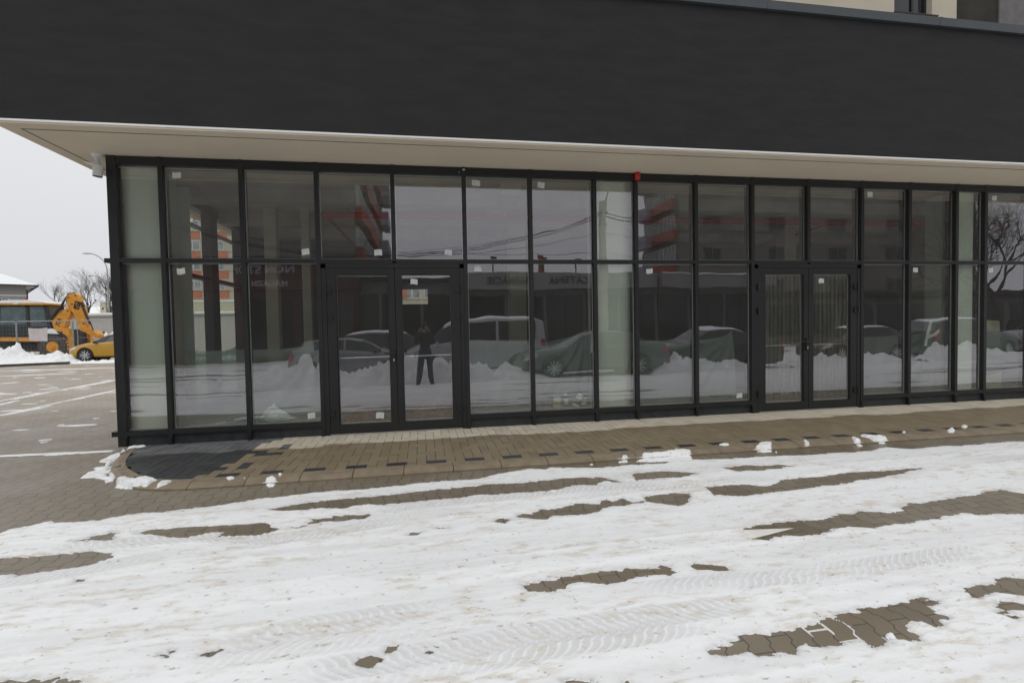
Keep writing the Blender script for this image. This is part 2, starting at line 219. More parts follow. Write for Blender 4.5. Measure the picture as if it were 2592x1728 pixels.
# ================================================================ GROUND
def m_road():
    m = bpy.data.materials.new('interlocking_paving'); m.use_nodes = True; b = m.node_tree.nodes['Principled BSDF']; k = N(m)
    p = k.pos(); s = k.new('ShaderNodeSeparateXYZ'); k.l.new(p, s.inputs[0]); x, y = s.outputs[0], s.outputs[1]
    PX, PY = 0.115, 0.20
    t = k.m('PINGPONG', y, .1)                                    # 0..PY..0
    t = k.m('DIVIDE', t, .1); t = k.ss(t, 0.35, 0.65)
    xw = k.m('ADD', x, k.m('MULTIPLY', t, 0.024))
    u = k.m('DIVIDE', xw, PX); col = k.m('FLOOR', u); fx = k.m('FRACT', u)
    dx = k.m('MULTIPLY', k.m('MINIMUM', fx, k.m('SUBTRACT', 1.0, fx)), PX)
    v = k.m('ADD', k.m('DIVIDE', y, PY), k.m('MULTIPLY', col, 0.5)); row = k.m('FLOOR', v); fy = k.m('FRACT', v)
    dy = k.m('MULTIPLY', k.m('MINIMUM', fy, k.m('SUBTRACT', 1.0, fy)), PY)
    d = k.m('MINIMUM', dx, dy)
    joint = k.m('SUBTRACT', 1.0, k.ss(d, 0.0016, 0.0055))
    cb = k.new('ShaderNodeCombineXYZ'); k.put(cb, 0, col); k.put(cb, 1, row)
    wn = k.new('ShaderNodeTexWhiteNoise'); k.l.new(cb.outputs[0], wn.inputs[0])
    wet = k.noise(p, 0.5, 4)
    fine = k.noise(p, 180.0, 3)
    c = k.mix(k.ss(wet, 0.35, 0.65), (0.195, 0.160, 0.112, 1), (0.24, 0.205, 0.158, 1))
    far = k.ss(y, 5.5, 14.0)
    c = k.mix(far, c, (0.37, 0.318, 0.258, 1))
    br = k.m('ADD', 0.88, k.m('MULTIPLY', wn.outputs[0], 0.14)); br = k.m('ADD', br, k.m('MULTIPLY', k.m('SUBTRACT', fine, 0.5), 0.35))
    hs = k.new('ShaderNodeHueSaturation'); k.put(hs, 'Value', br); k.l.new(c, hs.inputs['Color'])
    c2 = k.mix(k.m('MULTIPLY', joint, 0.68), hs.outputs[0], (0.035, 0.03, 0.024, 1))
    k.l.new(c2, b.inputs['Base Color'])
    k.l.new(k.m('ADD', 0.34, k.m('MULTIPLY', k.ss(wet, 0.35, 0.7), 0.4)), b.inputs['Roughness'])
    hgt = k.m('ADD', k.m('MULTIPLY', joint, -1.0), k.m('MULTIPLY', fine, 0.15))
    k.l.new(k.bump(hgt, 0.5, 0.004), b.inputs['Normal'])
    return finish(m)
mr = m_road()
rd = MB()
xs = [-400, -60, -20, 20, 60, 400]
ys = [-400, -60, -6.0, KY0, 30, 130, 600]
for i in range(len(xs)-1):
    for j in range(len(ys)-1):
        rd.quad((xs[i],ys[j],road_z(ys[j])), (xs[i+1],ys[j],road_z(ys[j])), (xs[i+1],ys[j+1],road_z(ys[j+1])), (xs[i],ys[j+1],road_z(ys[j+1])))
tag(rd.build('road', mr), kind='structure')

def m_blocks():
    m = bpy.data.materials.new('herringbone_blocks'); m.use_nodes = True; b = m.node_tree.nodes['Principled BSDF']; k = N(m)
    p = k.pos(); s = k.new('ShaderNodeSeparateXYZ'); k.l.new(p, s.inputs[0]); x, y = s.outputs[0], s.outputs[1]
    a = k.new('ShaderNodeAttribute', attribute_name='tone'); sp = k.new('ShaderNodeSeparateColor'); k.l.new(a.outputs['Color'], sp.inputs[0])
    n1 = k.noise(k.scale(p, 1.0, 3.0, 1), 1.6, 5, 0.6)
    edge = k.m('ADD', y, k.m('MULTIPLY', k.m('SUBTRACT', n1, 0.5), 0.55))
    # the strip under the overhang stayed dry; it is wider to the right
    dry = k.ss(edge, 6.36, 6.43)
    fine = k.noise(p, 150.0, 4)
    wetc = k.mix(sp.outputs[1], (0.215, 0.168, 0.105, 1), (0.26, 0.208, 0.135, 1))
    dryc = k.mix(sp.outputs[1], (0.50, 0.45, 0.36, 1), (0.61, 0.555, 0.45, 1))
    dkw = k.mix(sp.outputs[1], (0.032, 0.033, 0.036, 1), (0.05, 0.051, 0.054, 1))
    dkd = k.mix(sp.outputs[1], (0.10, 0.10, 0.105, 1), (0.16, 0.16, 0.165, 1))
    c = k.mix(sp.outputs[0], k.mix(dry, wetc, dryc), k.mix(dry, dkw, dkd))
    hs = k.new('ShaderNodeHueSaturation'); k.put(hs, 'Value', k.m('ADD', 0.82, k.m('MULTIPLY', fine, 0.36))); k.l.new(c, hs.inputs['Color'])
    k.l.new(hs.outputs[0], b.inputs['Base Color'])
    k.l.new(k.m('ADD', 0.45, k.m('MULTIPLY', dry, 0.4)), b.inputs['Roughness'])
    k.l.new(k.bump(fine, 0.25, 0.002), b.inputs['Normal'])
    return finish(m)
def in_corner(x, y):
    """inside the kerb line (pavement side)"""
    if x > -2.153: return y > KY1-0.02
    for (xa, ya), (xb, yb) in zip(KERB_IN[:-1], KERB_IN[1:]):
        if xa <= x <= xb: return y > ya+(yb-ya)*(x-xa)/(xb-xa)
    return False
pv = MB(); tones = []
mdirt = mat('joint_sand', (0.07, 0.058, 0.042), 0.9)
pv.cur = 1
pv.prism_z([(p[0]+.03, p[1]+.02) for p in KERB_IN]+[(16,KY1+.01),(16,D+.25),(-3.5,D+.25)], -0.03, -0.0035); tones += [(0,0)]*(len(pv.f))
pv.cur = 0
U = 0.1; UY_ = 0.133; ox, oy = -1.591, 5.256
rb = random.Random(5)
lone = [(-1.633,6.446),(-1.702,6.119),(-1.86,5.611),(-1.89,5.312),(-1.79,6.16),(-1.60,6.36)]
for i in range(-24, 180):
    for j in range(-1, 14):
        kk = (i-j) % 4
        if kk == 0: x0, x1, y0, y1 = i, i+2, j, j+1
        elif kk == 3: x0, x1, y0, y1 = i, i+1, j, j+2
        else: continue
        X0, X1, Y0, Y1 = ox+x0*U, ox+x1*U, oy+y0*UY_, oy+y1*UY_
        cx, cy = (X0+X1)/2, (Y0+Y1)/2
        Y0 = max(Y0, KY1+.004); Y1 = min(Y1, D+.12)
        if Y1-Y0 < .03 or not (in_corner(cx-.02, cy-.02) or (cx < -2.0 and in_corner(cx+.035, cy+.02))) : continue
        g = 0.0026; dz = rb.uniform(-.0012, .0012)
        bx = -2.19+(cy-5.28)*.17
        dk = 1.0 if (cx < bx+rb.uniform(-.06,.06) or (j == 0 and kk == 0 and cx > -1.6)) else 0.0
        for (lx, ly) in lone:
            if X0-.005 <= lx <= X1+.005 and Y0-.005 <= ly <= Y1+.005: dk = 1.0
        n0 = len(pv.f)
        c = .003
        v = [(X0+g,Y0+g,-.02),(X1-g,Y0+g,-.02),(X1-g,Y1-g,-.02),(X0+g,Y1-g,-.02)]
        v += [(a[0],a[1],-.002+dz) for a in v[:4]]
        v += [(X0+g+c,Y0+g+c,dz),(X1-g-c,Y0+g+c,dz),(X1-g-c,Y1-g-c,dz),(X0+g+c,Y1-g-c,dz)]
        pv.add(v, [(8,9,10,11)]+[(q,(q+1)%4,4+(q+1)%4,4+q) for q in range(4)]+[(4+q,4+(q+1)%4,8+(q+1)%4,8+q) for q in range(4)])
        t = rb.random(); tones += [(dk, t)]*(len(pv.f)-n0)
po = pv.build('pavement', [m_blocks(), mdirt]); tag(po, kind='structure')
ca = po.data.color_attributes.new('tone', 'FLOAT_COLOR', 'CORNER')
arr = np.zeros((len(po.data.loops), 4), np.float32); li = 0
for pgi, pg in enumerate(po.data.polygons):
    for l in pg.loop_indices: arr[l] = (tones[pgi][0], tones[pgi][1], 0, 1)
ca.data.foreach_set('color', arr.ravel())

mk = mat('kerb_concrete', (0.235, 0.188, 0.128), 0.7, var=0.15, vs=9, bump=0.3, bs=160)
kb = MB()
zk = road_z(KY0)-.03
def kseg(a_in, b_in, a_out, b_out, top=0.0035):
    """one kerb stone between two cross-sections"""
    def sec(i_, o_):
        ix, iy = i_; ox_, oy_ = o_; mx, my = ix+(ox_-ix)*.55, iy+(oy_-iy)*.55
        return [(ix,iy,-.03),(ix,iy,top),(mx,my,top-.006),(ox_,oy_,top-.036),(ox_,oy_,zk)]
    A, B = sec(a_in, a_out), sec(b_in, b_out)
    kb.add(A+B, [(0,1,6,5),(1,2,7,6),(2,3,8,7),(3,4,9,8),(0,4,3,2,1),(5,6,7,8,9)])
x = -2.153; g = .0035
while x < 15:
    kseg((x+g,KY1),(x+.485-g,KY1),(x+g,KY0),(x+.485-g,KY0)); x += .485
def lerp_poly(P, n):
    P = [Vector((a, b)) for a, b in P]; L = [0]
    for a, b in zip(P[:-1], P[1:]): L.append(L[-1]+(b-a).length)
    out = []
    for i in range(n+1):
        t = L[-1]*i/n
        for q in range(len(P)-1):
            if t <= L[q+1]+1e-9:
                f_ = (t-L[q])/(L[q+1]-L[q]); out.append(P[q].lerp(P[q+1], f_)); break
    return out
ki, ko = lerp_poly(KERB_IN, 16), lerp_poly(KERB_OUT, 16)
for q in range(16):
    e = .002 if q % 4 == 3 else 0
    b_i = ki[q+1].lerp(ki[q], e*10); b_o = ko[q+1].lerp(ko[q], e*10)
    kseg(tuple(ki[q]), tuple(b_i), tuple(ko[q]), tuple(b_o))
tag(kb.build('kerb', mk), kind='structure')

# painted bay line, mostly hidden by snow
mp = mat('road_paint', (0.80, 0.78, 0.72), 0.6, var=0.08, vs=14)
pm = MB()
def rz_(x, y, dz=.004): return (x, y, road_z(y)+dz)
pl = [(0.3,3.52),(0.3,3.37),(2.23,3.161),(2.613,3.25),(1.9,3.34)]
pm.add([rz_(*p) for p in pl], [tuple(range(5))])
for xa, ya, xb, yb, w in [(-12.0,7.35,-3.76,6.96,.11),(-7.45,9.6,-7.62,14.6,.1),(-9.1,12.6,-9.25,17.6,.1),(-14.6,23.1,-9,23.3,.12)]:
    d = Vector((xb-xa, yb-ya)).normalized(); n_ = Vector((-d.y, d.x))*w/2
    pm.quad(rz_(xa-n_.x,ya-n_.y), rz_(xb-n_.x,yb-n_.y), rz_(xb+n_.x,yb+n_.y), rz_(xa+n_.x,ya+n_.y))
tag(pm.build('road_marking', mp), kind='structure')

# ---------------------------------------------------------------- snow sheet
def sdf_poly(px, py, poly):
    poly = np.array(poly); n = len(poly); d2 = np.full(px.shape, 1e9); ins = np.zeros(px.shape, bool)
    for i in range(n):
        ax, ay = poly[i]; bx, by = poly[(i+1) % n]; ex, ey = bx-ax, by-ay; wx, wy = px-ax, py-ay
        t = np.clip((wx*ex+wy*ey)/max(ex*ex+ey*ey, 1e-12), 0, 1)
        d2 = np.minimum(d2, (wx-ex*t)**2+(wy-ey*t)**2)
        if ay != by:
            c = ((ay > py) != (by > py)) & (px < (bx-ax)*(py-ay)/(by-ay)+ax); ins ^= c
    d = np.sqrt(d2); return np.where(ins, -d, d)
def spacing(segs):
    out = [segs[0][0]]
    for a, b, s in segs:
        n = max(1, int(round((b-a)/s))); out += list(a+(b-a)*np.arange(1, n+1)/n)
    return np.array(out)
gx = spacing([(-30,-14,.5),(-14,-6,.08),(-6,-3.2,.02),(-3.2,4.6,.009),(4.6,9.5,.0145),(9.5,14,.06),(14,34,.5)])
gy = spacing([(-16,-7,.3),(-7,1.2,.07),(1.2,1.9,.03),(1.9,2.8,.008),(2.8,4.0,.0105),(4.0,5.0,.013),(5.0,5.6,.010),(5.6,6.95,.02)])
PX, PY = np.meshgrid(gx, gy, indexing='ij')
NB = np.array([(-14,2.2),(-8,3.3),(-5,4.0),(-3.8,4.2)]+NORTH+[(9,5.0),(34,5.2)])
s = (np.interp(PX, NB[:,0], NB[:,1])-PY)*0.92
near = PY > 1.5
for poly in BARE:
    a = np.array(poly); x0, x1, y0, y1 = a[:,0].min()-.12, a[:,0].max()+.12, a[:,1].min()-.12, a[:,1].max()+.12
    i0, i1 = np.searchsorted(gx, [x0, x1]); j0, j1 = np.searchsorted(gy, [y0, y1])
    if i1 <= i0 or j1 <= j0: continue
    sub = (slice(i0, i1), slice(j0, j1)); s[sub] = np.minimum(s[sub], sdf_poly(PX[sub], PY[sub], poly))
# ploughed and driven lane out of the frame: random long bare streaks
st = fbm(PX*.22+40, PY*1.5+3, 4)
s_out = np.where((PX > 9.5) | (PX < -4.4) | (PY < 1.7), (.30-st)*.5, 9)
bl = np.clip(np.minimum.reduce([np.where(PX > 9.5, 9.5-PX, 9), np.where(PX < -4.4, PX+4.4, 9), np.where(PY < 1.7, PY-1.7, 9)])+1, 0, 1)
s = np.minimum(s, s_out+bl*1.0)
s += .012*fbm(PX*11, PY*16, 3)+.015*fbm(PX*42, PY*48, 3)
# slanted wisps along the edges
wisp = vnoise((PX*.5+PY*1.0)*55, (PY*1.0-PX*.2)*9)
s += .042*(wisp-.5)*np.exp(-np.abs(s)/.04)
# packed snow left standing in the paving joints of the bare patches
tt = smooth(.35, .65, 1-np.abs((PY/.1) % 2-1)); uu = (PX+.024*tt)/.115; cc = np.floor(uu); fx_ = uu-cc
jd = np.minimum(np.minimum(fx_, 1-fx_)*.115, np.minimum((PY/.2+.5*cc) % 1, 1-(PY/.2+.5*cc) % 1)*.2)
jm = (s < 0) & (s > -.12) & (PY < 2.75) & (PY > 1.7) & (vnoise(PX*3.1+5, PY*3.1) > .62)
s = np.where(jm, np.maximum(s, .0070*vnoise(PX*9, PY*9)+.0-jd), s)
cs = np.full(PX.shape, -1.0)
for poly in CLUMP:
    a = np.array(poly); x0, x1, y0, y1 = a[:,0].min()-.06, a[:,0].max()+.06, a[:,1].min()-.06, a[:,1].max()+.06
    i0, i1 = np.searchsorted(gx, [x0, x1]); j0, j1 = np.searchsorted(gy, [y0, y1])
    if i1 <= i0 or j1 <= j0: continue
    sub = (slice(i0, i1), slice(j0, j1)); cs[sub] = np.maximum(cs[sub], -sdf_poly(PX[sub], PY[sub], poly))
cs = cs+.013*(fbm(PX*32, PY*32, 3)-.12)*(cs > -.05)
hb = np.where(s > 0, .013*(1-np.exp(-np.maximum(s, 0)/.014)), np.maximum(s*.5, -.03))
rough_ = .0036*fbm(PX*1.6, PY*7, 4)+.0022*fbm(PX*9, PY*16, 4)+.0016*fbm(PX*45, PY*60, 3)
hb = hb+np.where(s > 0, rough_*np.clip(s/.03, 0, 1), 0)
# long shallow ruts pressed by the traffic, running with the lane
YR = PY-.035*PX+.05*fbm(PX*.5, PY*.8, 2)
r1 = vnoise(PX*.16+3, YR*5.5); r2 = vnoise(PX*.35+30, YR*15)
rut = smooth(.60, .82, r1)*.8+smooth(.68, .9, r2)*.5
ridge = smooth(.70, .95, vnoise(PX*.3+60, YR*13))
hb = hb+np.where(s > .01, -.0026*rut+.0040*ridge*np.clip(s/.05, 0, 1), 0)
slush = .75*np.exp(-np.maximum(s, 0)/.017)*(.45+.8*vnoise(PX*6, PY*9))*(s > 0)+.20*np.clip(rut, 0, 1)*(.6+.6*vnoise(PX*5, PY*22))
slush = slush*(1-.6*ridge)
sl2 = fbm(PX*.7+7, PY*5+2, 4); slush = np.maximum(slush, .22*smooth(.12, .55, sl2))
tread = np.zeros(PX.shape)
for q, tr in enumerate(TRACK):
    tr = np.array(tr); o_ = np.argsort(tr[:,0]); tr = tr[o_]
    # a tyre track: centre line y(x), width .19, curved ribs every 45 mm
    ext = .25
    yc = np.interp(PX, tr[:,0], tr[:,1]); v = PY-yc; inx = (PX > tr[0,0]-ext) & (PX < tr[-1,0]+ext)
    fade = np.clip((PX-tr[0,0]+ext)/.3, 0, 1)*np.clip((tr[-1,0]+ext-PX)/.3, 0, 1)
    w = smooth(.10, .075, np.abs(v+.01*fbm(PX*3, PY*3, 2)))*fade*smooth(.25, .62, vnoise(PX*1.3+q*5, PY*1.3))
    sd_ = 1 if q % 2 else -1
    ph = PX/.056+np.where(v*sd_ > 0, v*v*160, v*sd_*22)+.5*vnoise(PX*2, PY*2+q)
    rib = smooth(.60, .92, np.abs((ph % 1)*2-1))
    grv = .75+.25*smooth(.004, .010, np.abs(np.abs(v)-.05))
    hb = hb+np.where(s > 0, w*(-.0034+.0046*rib*grv), 0)
    slush = np.maximum(slush, w*(.40-.42*rib*grv)); tread = np.maximum(tread, w)
hb = np.where(s > .004, np.maximum(hb, .0018), hb)
hc = np.where(cs > 0, np.minimum(cs*.6, .005+.10*cs)+.005*np.minimum(1, cs/.008)*(1+1.6*fbm(PX*26, PY*26, 3)), -1)
base = road_zn(PY)
onpave = (PY > KY0) & (PX > np.interp(PY, [p[1] for p in KERB_OUT][::-1], [p[0] for p in KERB_OUT][::-1]))
base = np.where(onpave, .004, base)
h = np.maximum(hb, np.where(hc > -1, hc, -1)); sall = np.maximum(s, cs)
slush = np.where(hc > hb, 0.0, slush)
Z = base+np.where(onpave & (hc <= 0), -.03, h)
vis = (sall > -.02)
vis = np.where(onpave, cs > -.012, vis)
ni, nj = PX.shape
fv = vis[:-1,:-1] | vis[1:,:-1] | vis[:-1,1:] | vis[1:,1:]
idx = np.arange(ni*nj).reshape(ni, nj)
quads = np.stack([idx[:-1,:-1][fv], idx[1:,:-1][fv], idx[1:,1:][fv], idx[:-1,1:][fv]], 1)
used = np.zeros(ni*nj, bool); used[quads.ravel()] = True; remap = np.cumsum(used)-1
V = np.stack([PX.ravel(), PY.ravel(), Z.ravel()], 1)[used]; quads = remap[quads]
A_s = slush.ravel()[used]
# low ridges of snow left between the bays of the lot
sv, sq, extra = [], [], len(V)
for (xa, ya, xb, yb, w) in STRIP:
    n = max(6, int(math.hypot(xb-xa, yb-ya)/.06)); d = Vector((xb-xa, yb-ya)).normalized(); nn = Vector((-d.y, d.x))
    for i in range(n+1):
        t = i/n; ww = w*(.35+.5*random.random())*min(1, 4*t+.1, 4*(1-t)+.1); cx, cy = xa+(xb-xa)*t, ya+(yb-ya)*t
        cx += random.uniform(-.01, .01)
        o = extra+len(sv)
        for q, hh in ((-1,-.004),(-.5,.014),(.5,.014),(1,-.004)): sv.append((cx+nn.x*ww*q/1.2, cy+nn.y*ww*q/1.2, road_z(cy)+hh))
        if i: sq += [(o-4+q, o-3+q, o+1+q, o+q) for q in range(3)]
# small patches scattered over the lot
rp = random.Random(3)
for _ in range(150):
    cx = rp.uniform(-17, -4.2); cy = rp.uniform(5.2, 27); r = rp.uniform(.03, .16)*(1+cy*.03)
    if cx > -4.6 and cy > 6.0: continue
    o = extra+len(sv); nn_ = 9; sv.append((cx, cy, road_z(cy)+.006+r*.03))
    for q in range(nn_):
        a_ = 2*math.pi*q/nn_; rr = r*rp.uniform(.5, 1.1); sv.append((cx+rr*2.0*math.cos(a_), cy+rr*.6*math.sin(a_), road_z(cy)-.002))
    sq += [(o, o+1+q, o+1+(q+1) % nn_) for q in range(nn_)]
V = np.vstack([V, np.array(sv)]); A_s = np.concatenate([A_s, np.full(len(sv), .12)])
nq = len(quads); ls = [4]*nq+[len(f_) for f_ in sq]
loops = np.concatenate([quads.ravel(), np.array([i for f_ in sq for i in f_])])
me = bpy.data.meshes.new('snow'); me.vertices.add(len(V)); me.vertices.foreach_set('co', V.astype(np.float32).ravel())
me.loops.add(len(loops)); me.loops.foreach_set('vertex_index', loops.astype(np.int32))
lsn = np.array(ls); me.polygons.add(len(ls)); me.polygons.foreach_set('loop_start', np.concatenate([[0], np.cumsum(lsn)[:-1]]).astype(np.int32))
me.update(calc_edges=True); me.validate()
me.polygons.foreach_set('use_smooth', [True]*len(me.polygons))
at = me.attributes.new('slush', 'FLOAT', 'POINT'); at.data.foreach_set('value', A_s.astype(np.float32))
def m_snow():
    m = bpy.data.materials.new('trodden_snow'); m.use_nodes = True; b = m.node_tree.nodes['Principled BSDF']; k = N(m)
    p = k.pos(); a = k.new('ShaderNodeAttribute', attribute_name='slush')
    ps = k.scale(p, 1.0, 3.2, 1)
    big = k.noise(ps, 1.1, 4); mid = k.noise(ps, 7.0, 5, .62); spk = k.noise(k.scale(p, 1, 1.7, 1), 23.0, 4, .6)
    c = k.mix(a.outputs['Fac'], (0.90, 0.912, 0.92, 1), (0.46, 0.44, 0.44, 1))
    dirt = k.m('MULTIPLY', k.ss(big, .36, .62), k.ss(mid, .46, .66))
    c = k.mix(k.m('MULTIPLY', dirt, .7), c, (0.64, 0.575, 0.475, 1))
    specks = k.m('MULTIPLY', k.ss(spk, .60, .68), k.ss(mid, .42, .56))
    c = k.mix(k.m('MULTIPLY', specks, .62), c, (0.30, 0.235, 0.165, 1))
    k.l.new(c, b.inputs['Base Color']); b.inputs['Roughness'].default_value = .65
    b.inputs['Specular IOR Level'].default_value = .3
    hh = k.m('ADD', k.m('MULTIPLY', mid, .6), k.m('MULTIPLY', k.noise(p, 130.0, 3), .25))
    k.l.new(k.bump(hh, .5, .008), b.inputs['Normal'])
    return finish(m)
ms = m_snow(); me.materials.append(ms)
so = bpy.data.objects.new('snow', me); COL.objects.link(so); tag(so, kind='stuff')
mpile = mat('piled_snow', (0.84, 0.845, 0.85), 0.75, var=0.03, vs=3, bump=0.5, bs=14, spec=.3)
def snow_pile(name, label, prof, yc, wid, seed, zf, group=None, dirty=0.0):
    """a lumpy ridge: prof = [(x, height)], centred on y = yc, half width wid"""
    x0, x1 = prof[0][0], prof[-1][0]; nu, nv = int((x1-x0)/.055), 40
    xs_ = np.linspace(x0, x1, nu+1); vs_ = np.linspace(-1, 1, nv+1)
    X_, V_ = np.meshgrid(xs_, vs_, indexing='ij'); H = np.interp(X_, [p[0] for p in prof], [p[1] for p in prof])
    Yw = yc+V_*wid*(.75+.5*vnoise(X_*.6+seed, V_*.8))
    S = np.clip(1-np.abs(V_)**1.6, 0, 1)
    lump = np.abs(fbm(X_*2.1+seed, Yw*2.1, 2))*.55+np.abs(fbm(X_*6+seed, Yw*6, 3))*.30
    Zw = zf+H*S*(.66+lump*1.25)-.05*(1-S)+(.11*fbm(X_*8, Yw*8, 4)+.03*fbm(X_*30, Yw*30, 2))*S
    mb = MB(); mb.v = [tuple(v) for v in np.stack([X_.ravel(), Yw.ravel(), Zw.ravel()], 1)]
    for i in range(nu):
        for j in range(nv): a = i*(nv+1)+j; mb.f.append((a, a+nv+1, a+nv+2, a+1)); mb.mi.append(0)
    return tag(mb.build(name, mpile, smooth=True), label, 'snow pile', group)
# ================================================================ SHOP BUILDING
BLD = empty('shop_building', 'new shop building with dark render fascia over a long black framed glass front', 'building')
def bp(mb, name, mats, parent=BLD, **kw): return mb.build(name, mats, parent, **kw)
m_fascia = mat('charcoal_render', (0.033, 0.0335, 0.0355), 0.9, var=0.10, vs=3.5, bump=0.7, bs=130, spec=.25, aniso=(.5, 1, 2.2))
m_soff = mat('soffit_plaster', (0.75, 0.665, 0.535), 0.85, var=0.035, vs=1.2, bump=.1, bs=200)
m_trim = mat('roof_trim_metal', (0.065, 0.075, 0.085), 0.45, metal=.2, var=.05)
m_beige = mat('beige_render', (0.60, 0.54, 0.44), 0.85, var=.04, vs=2, bump=.2, bs=150)
m_frame = mat('anthracite_frame', (0.014, 0.015, 0.016), 0.45, var=.12, vs=3, spec=.5)
m_kick = mat('kick_panel', (0.026, 0.031, 0.035), 0.55, var=.25, vs=12)
m_spacer = mat('glazing_spacer', (0.62, 0.63, 0.62), 0.4, metal=.3, var=.05)
m_bead = mat('white_drip_bead', (0.9, 0.9, 0.9), 0.5, var=.02)
m_conc = mat('raw_concrete', (0.44, 0.43, 0.39), 0.85, var=.2, vs=1.4, bump=.3, bs=40)
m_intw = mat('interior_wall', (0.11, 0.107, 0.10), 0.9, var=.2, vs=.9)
m_white = mat('white_plastic', (0.72, 0.73, 0.73), 0.4, var=.03)
m_black = mat('black_plastic', (0.015, 0.015, 0.016), 0.45)
m_red = mat('red_paint', (0.45, 0.02, 0.02), 0.35, var=.08)
m_steel = mat('brushed_steel', (0.55, 0.56, 0.56), 0.3, metal=.8, var=.05)
def m_glass():
    m = bpy.data.materials.new('shop_glass'); m.use_nodes = True; k = N(m); k.n.clear()
    out = k.new('ShaderNodeOutputMaterial'); ge = k.new('ShaderNodeNewGeometry')
    dt = k.new('ShaderNodeVectorMath', operation='DOT_PRODUCT'); k.l.new(ge.outputs['Normal'], dt.inputs[0]); k.l.new(ge.outputs['Incoming'], dt.inputs[1])
    c = k.m('ABSOLUTE', dt.outputs['Value']); f5 = k.m('POWER', k.m('SUBTRACT', 1.0, c), 4.0)
    fac = k.m('ADD', 0.218, k.m('MULTIPLY', f5, 0.75))
    tr = k.new('ShaderNodeBsdfTransparent'); tr.inputs[0].default_value = (0.83, 0.855, 0.825, 1)
    gl = k.new('ShaderNodeBsdfGlossy'); gl.inputs[0].default_value = (0.97, 0.94, 1.0, 1); gl.inputs[1].default_value = 0.0
    p = k.pos()
    w = k.bump(k.noise(p, 0.9, 2), .02, .15); k.l.new(w, gl.inputs['Normal'])
    m1 = k.new('ShaderNodeMixShader'); k.l.new(fac, m1.inputs[0]); k.l.new(tr.outputs[0], m1.inputs[1]); k.l.new(gl.outputs[0], m1.inputs[2])
    # dried dust, thicker towards the foot, a few splashes, and an even painted haze
    df = k.new('ShaderNodeBsdfDiffuse'); df.inputs[0].default_value = (.52, .53, .50, 1)
    s = k.new('ShaderNodeSeparateXYZ'); k.l.new(p, s.inputs[0])
    foot = k.m('SUBTRACT', 1.0, k.ss(s.outputs[2], .15, 1.0))
    film = k.m('ADD', .045, k.m('MULTIPLY', foot, k.m('MULTIPLY', k.noise(k.scale(p, 1, 1, .25), 5.0, 5), .10)))
    vo = k.new('ShaderNodeTexVoronoi'); vo.inputs['Scale'].default_value = 11.0; k.l.new(p, vo.inputs['Vector'])
    sp = k.m('MULTIPLY', k.m('SUBTRACT', 1.0, k.ss(vo.outputs['Distance'], .03, .06)), k.ss(k.noise(p, 1.1, 3), .56, .62))
    film = k.m('MAXIMUM', film, k.m('MULTIPLY', sp, .6))
    m2 = k.new('ShaderNodeMixShader'); k.l.new(film, m2.inputs[0]); k.l.new(m1.outputs[0], m2.inputs[1]); k.l.new(df.outputs[0], m2.inputs[2])
    k.l.new(m2.outputs[0], out.inputs[0])
    return finish(m)
def m_clear():
    m = bpy.data.materials.new('clear_back_glass'); m.use_nodes = True; k = N(m); k.n.clear()
    out = k.new('ShaderNodeOutputMaterial'); tr = k.new('ShaderNodeBsdfTransparent'); tr.inputs[0].default_value = (.97, .985, .975, 1)
    k.l.new(tr.outputs[0], out.inputs[0]); return finish(m)
mg, mgc = m_glass(), m_clear()
YF = D-.012                      # front of the mullion caps
YG = D+.045                      # glass
XE = 12.8                        # right end built
# fascia block, coping, soffit
FYY = 5.99; SXL = -4.20
f = MB(); f.box(SXL, 14.0, FYY, FYY+.35, 3.56, 5.33); f.box(SXL, SXL+.35, FYY+.35, 14.0, 3.56, 5.33)
bp(f, 'fascia', m_fascia)
f = MB(); f.box(SXL+.002, 14.0, FYY+.002, D+.3, ZTOP+.002, 3.558); f.box(SXL+.002, -3.5, D+.3, 14, ZTOP+.002, 3.558)
f2 = MB(); f2.box(SXL+.16, 14.0, FYY+.16, FYY+.172, ZTOP-.001, ZTOP+.003); f2.box(SXL+.16, SXL+.172, FYY+.172, 13.9, ZTOP-.001, ZTOP+.003)
so_ = bp(f, 'soffit', m_soff); bp(f2, 'groove', mat('soffit_groove', (.10,.095,.09), .8), so_)
f = MB(); f.box(SXL-.012, 14.0, FYY-.012, FYY-.0005, 3.541, 3.5595); bp(f, 'drip_bead', m_bead)
f = MB()
xb = [SXL-.04, -1.6, 1.4, 4.45, 7.05, 10.1, 14.0]
for a, b in zip(xb[:-1], xb[1:]): f.box(a+.002, b, FYY-.045, FYY+.40, 5.335, 5.445); f.box(b-.05, b+.001, FYY-.048, FYY+.40, 5.333, 5.448)
f.box(SXL-.04, SXL+.39, FYY+.40, 14.0, 5.335, 5.445)
bp(f, 'roof_trim', m_trim)
f = MB(); f.box(SXL+.35, 14, FYY+.35, 14, 5.0, 5.2); bp(f, 'flat_roof', mat('roof_membrane', (.2,.2,.2), .9))
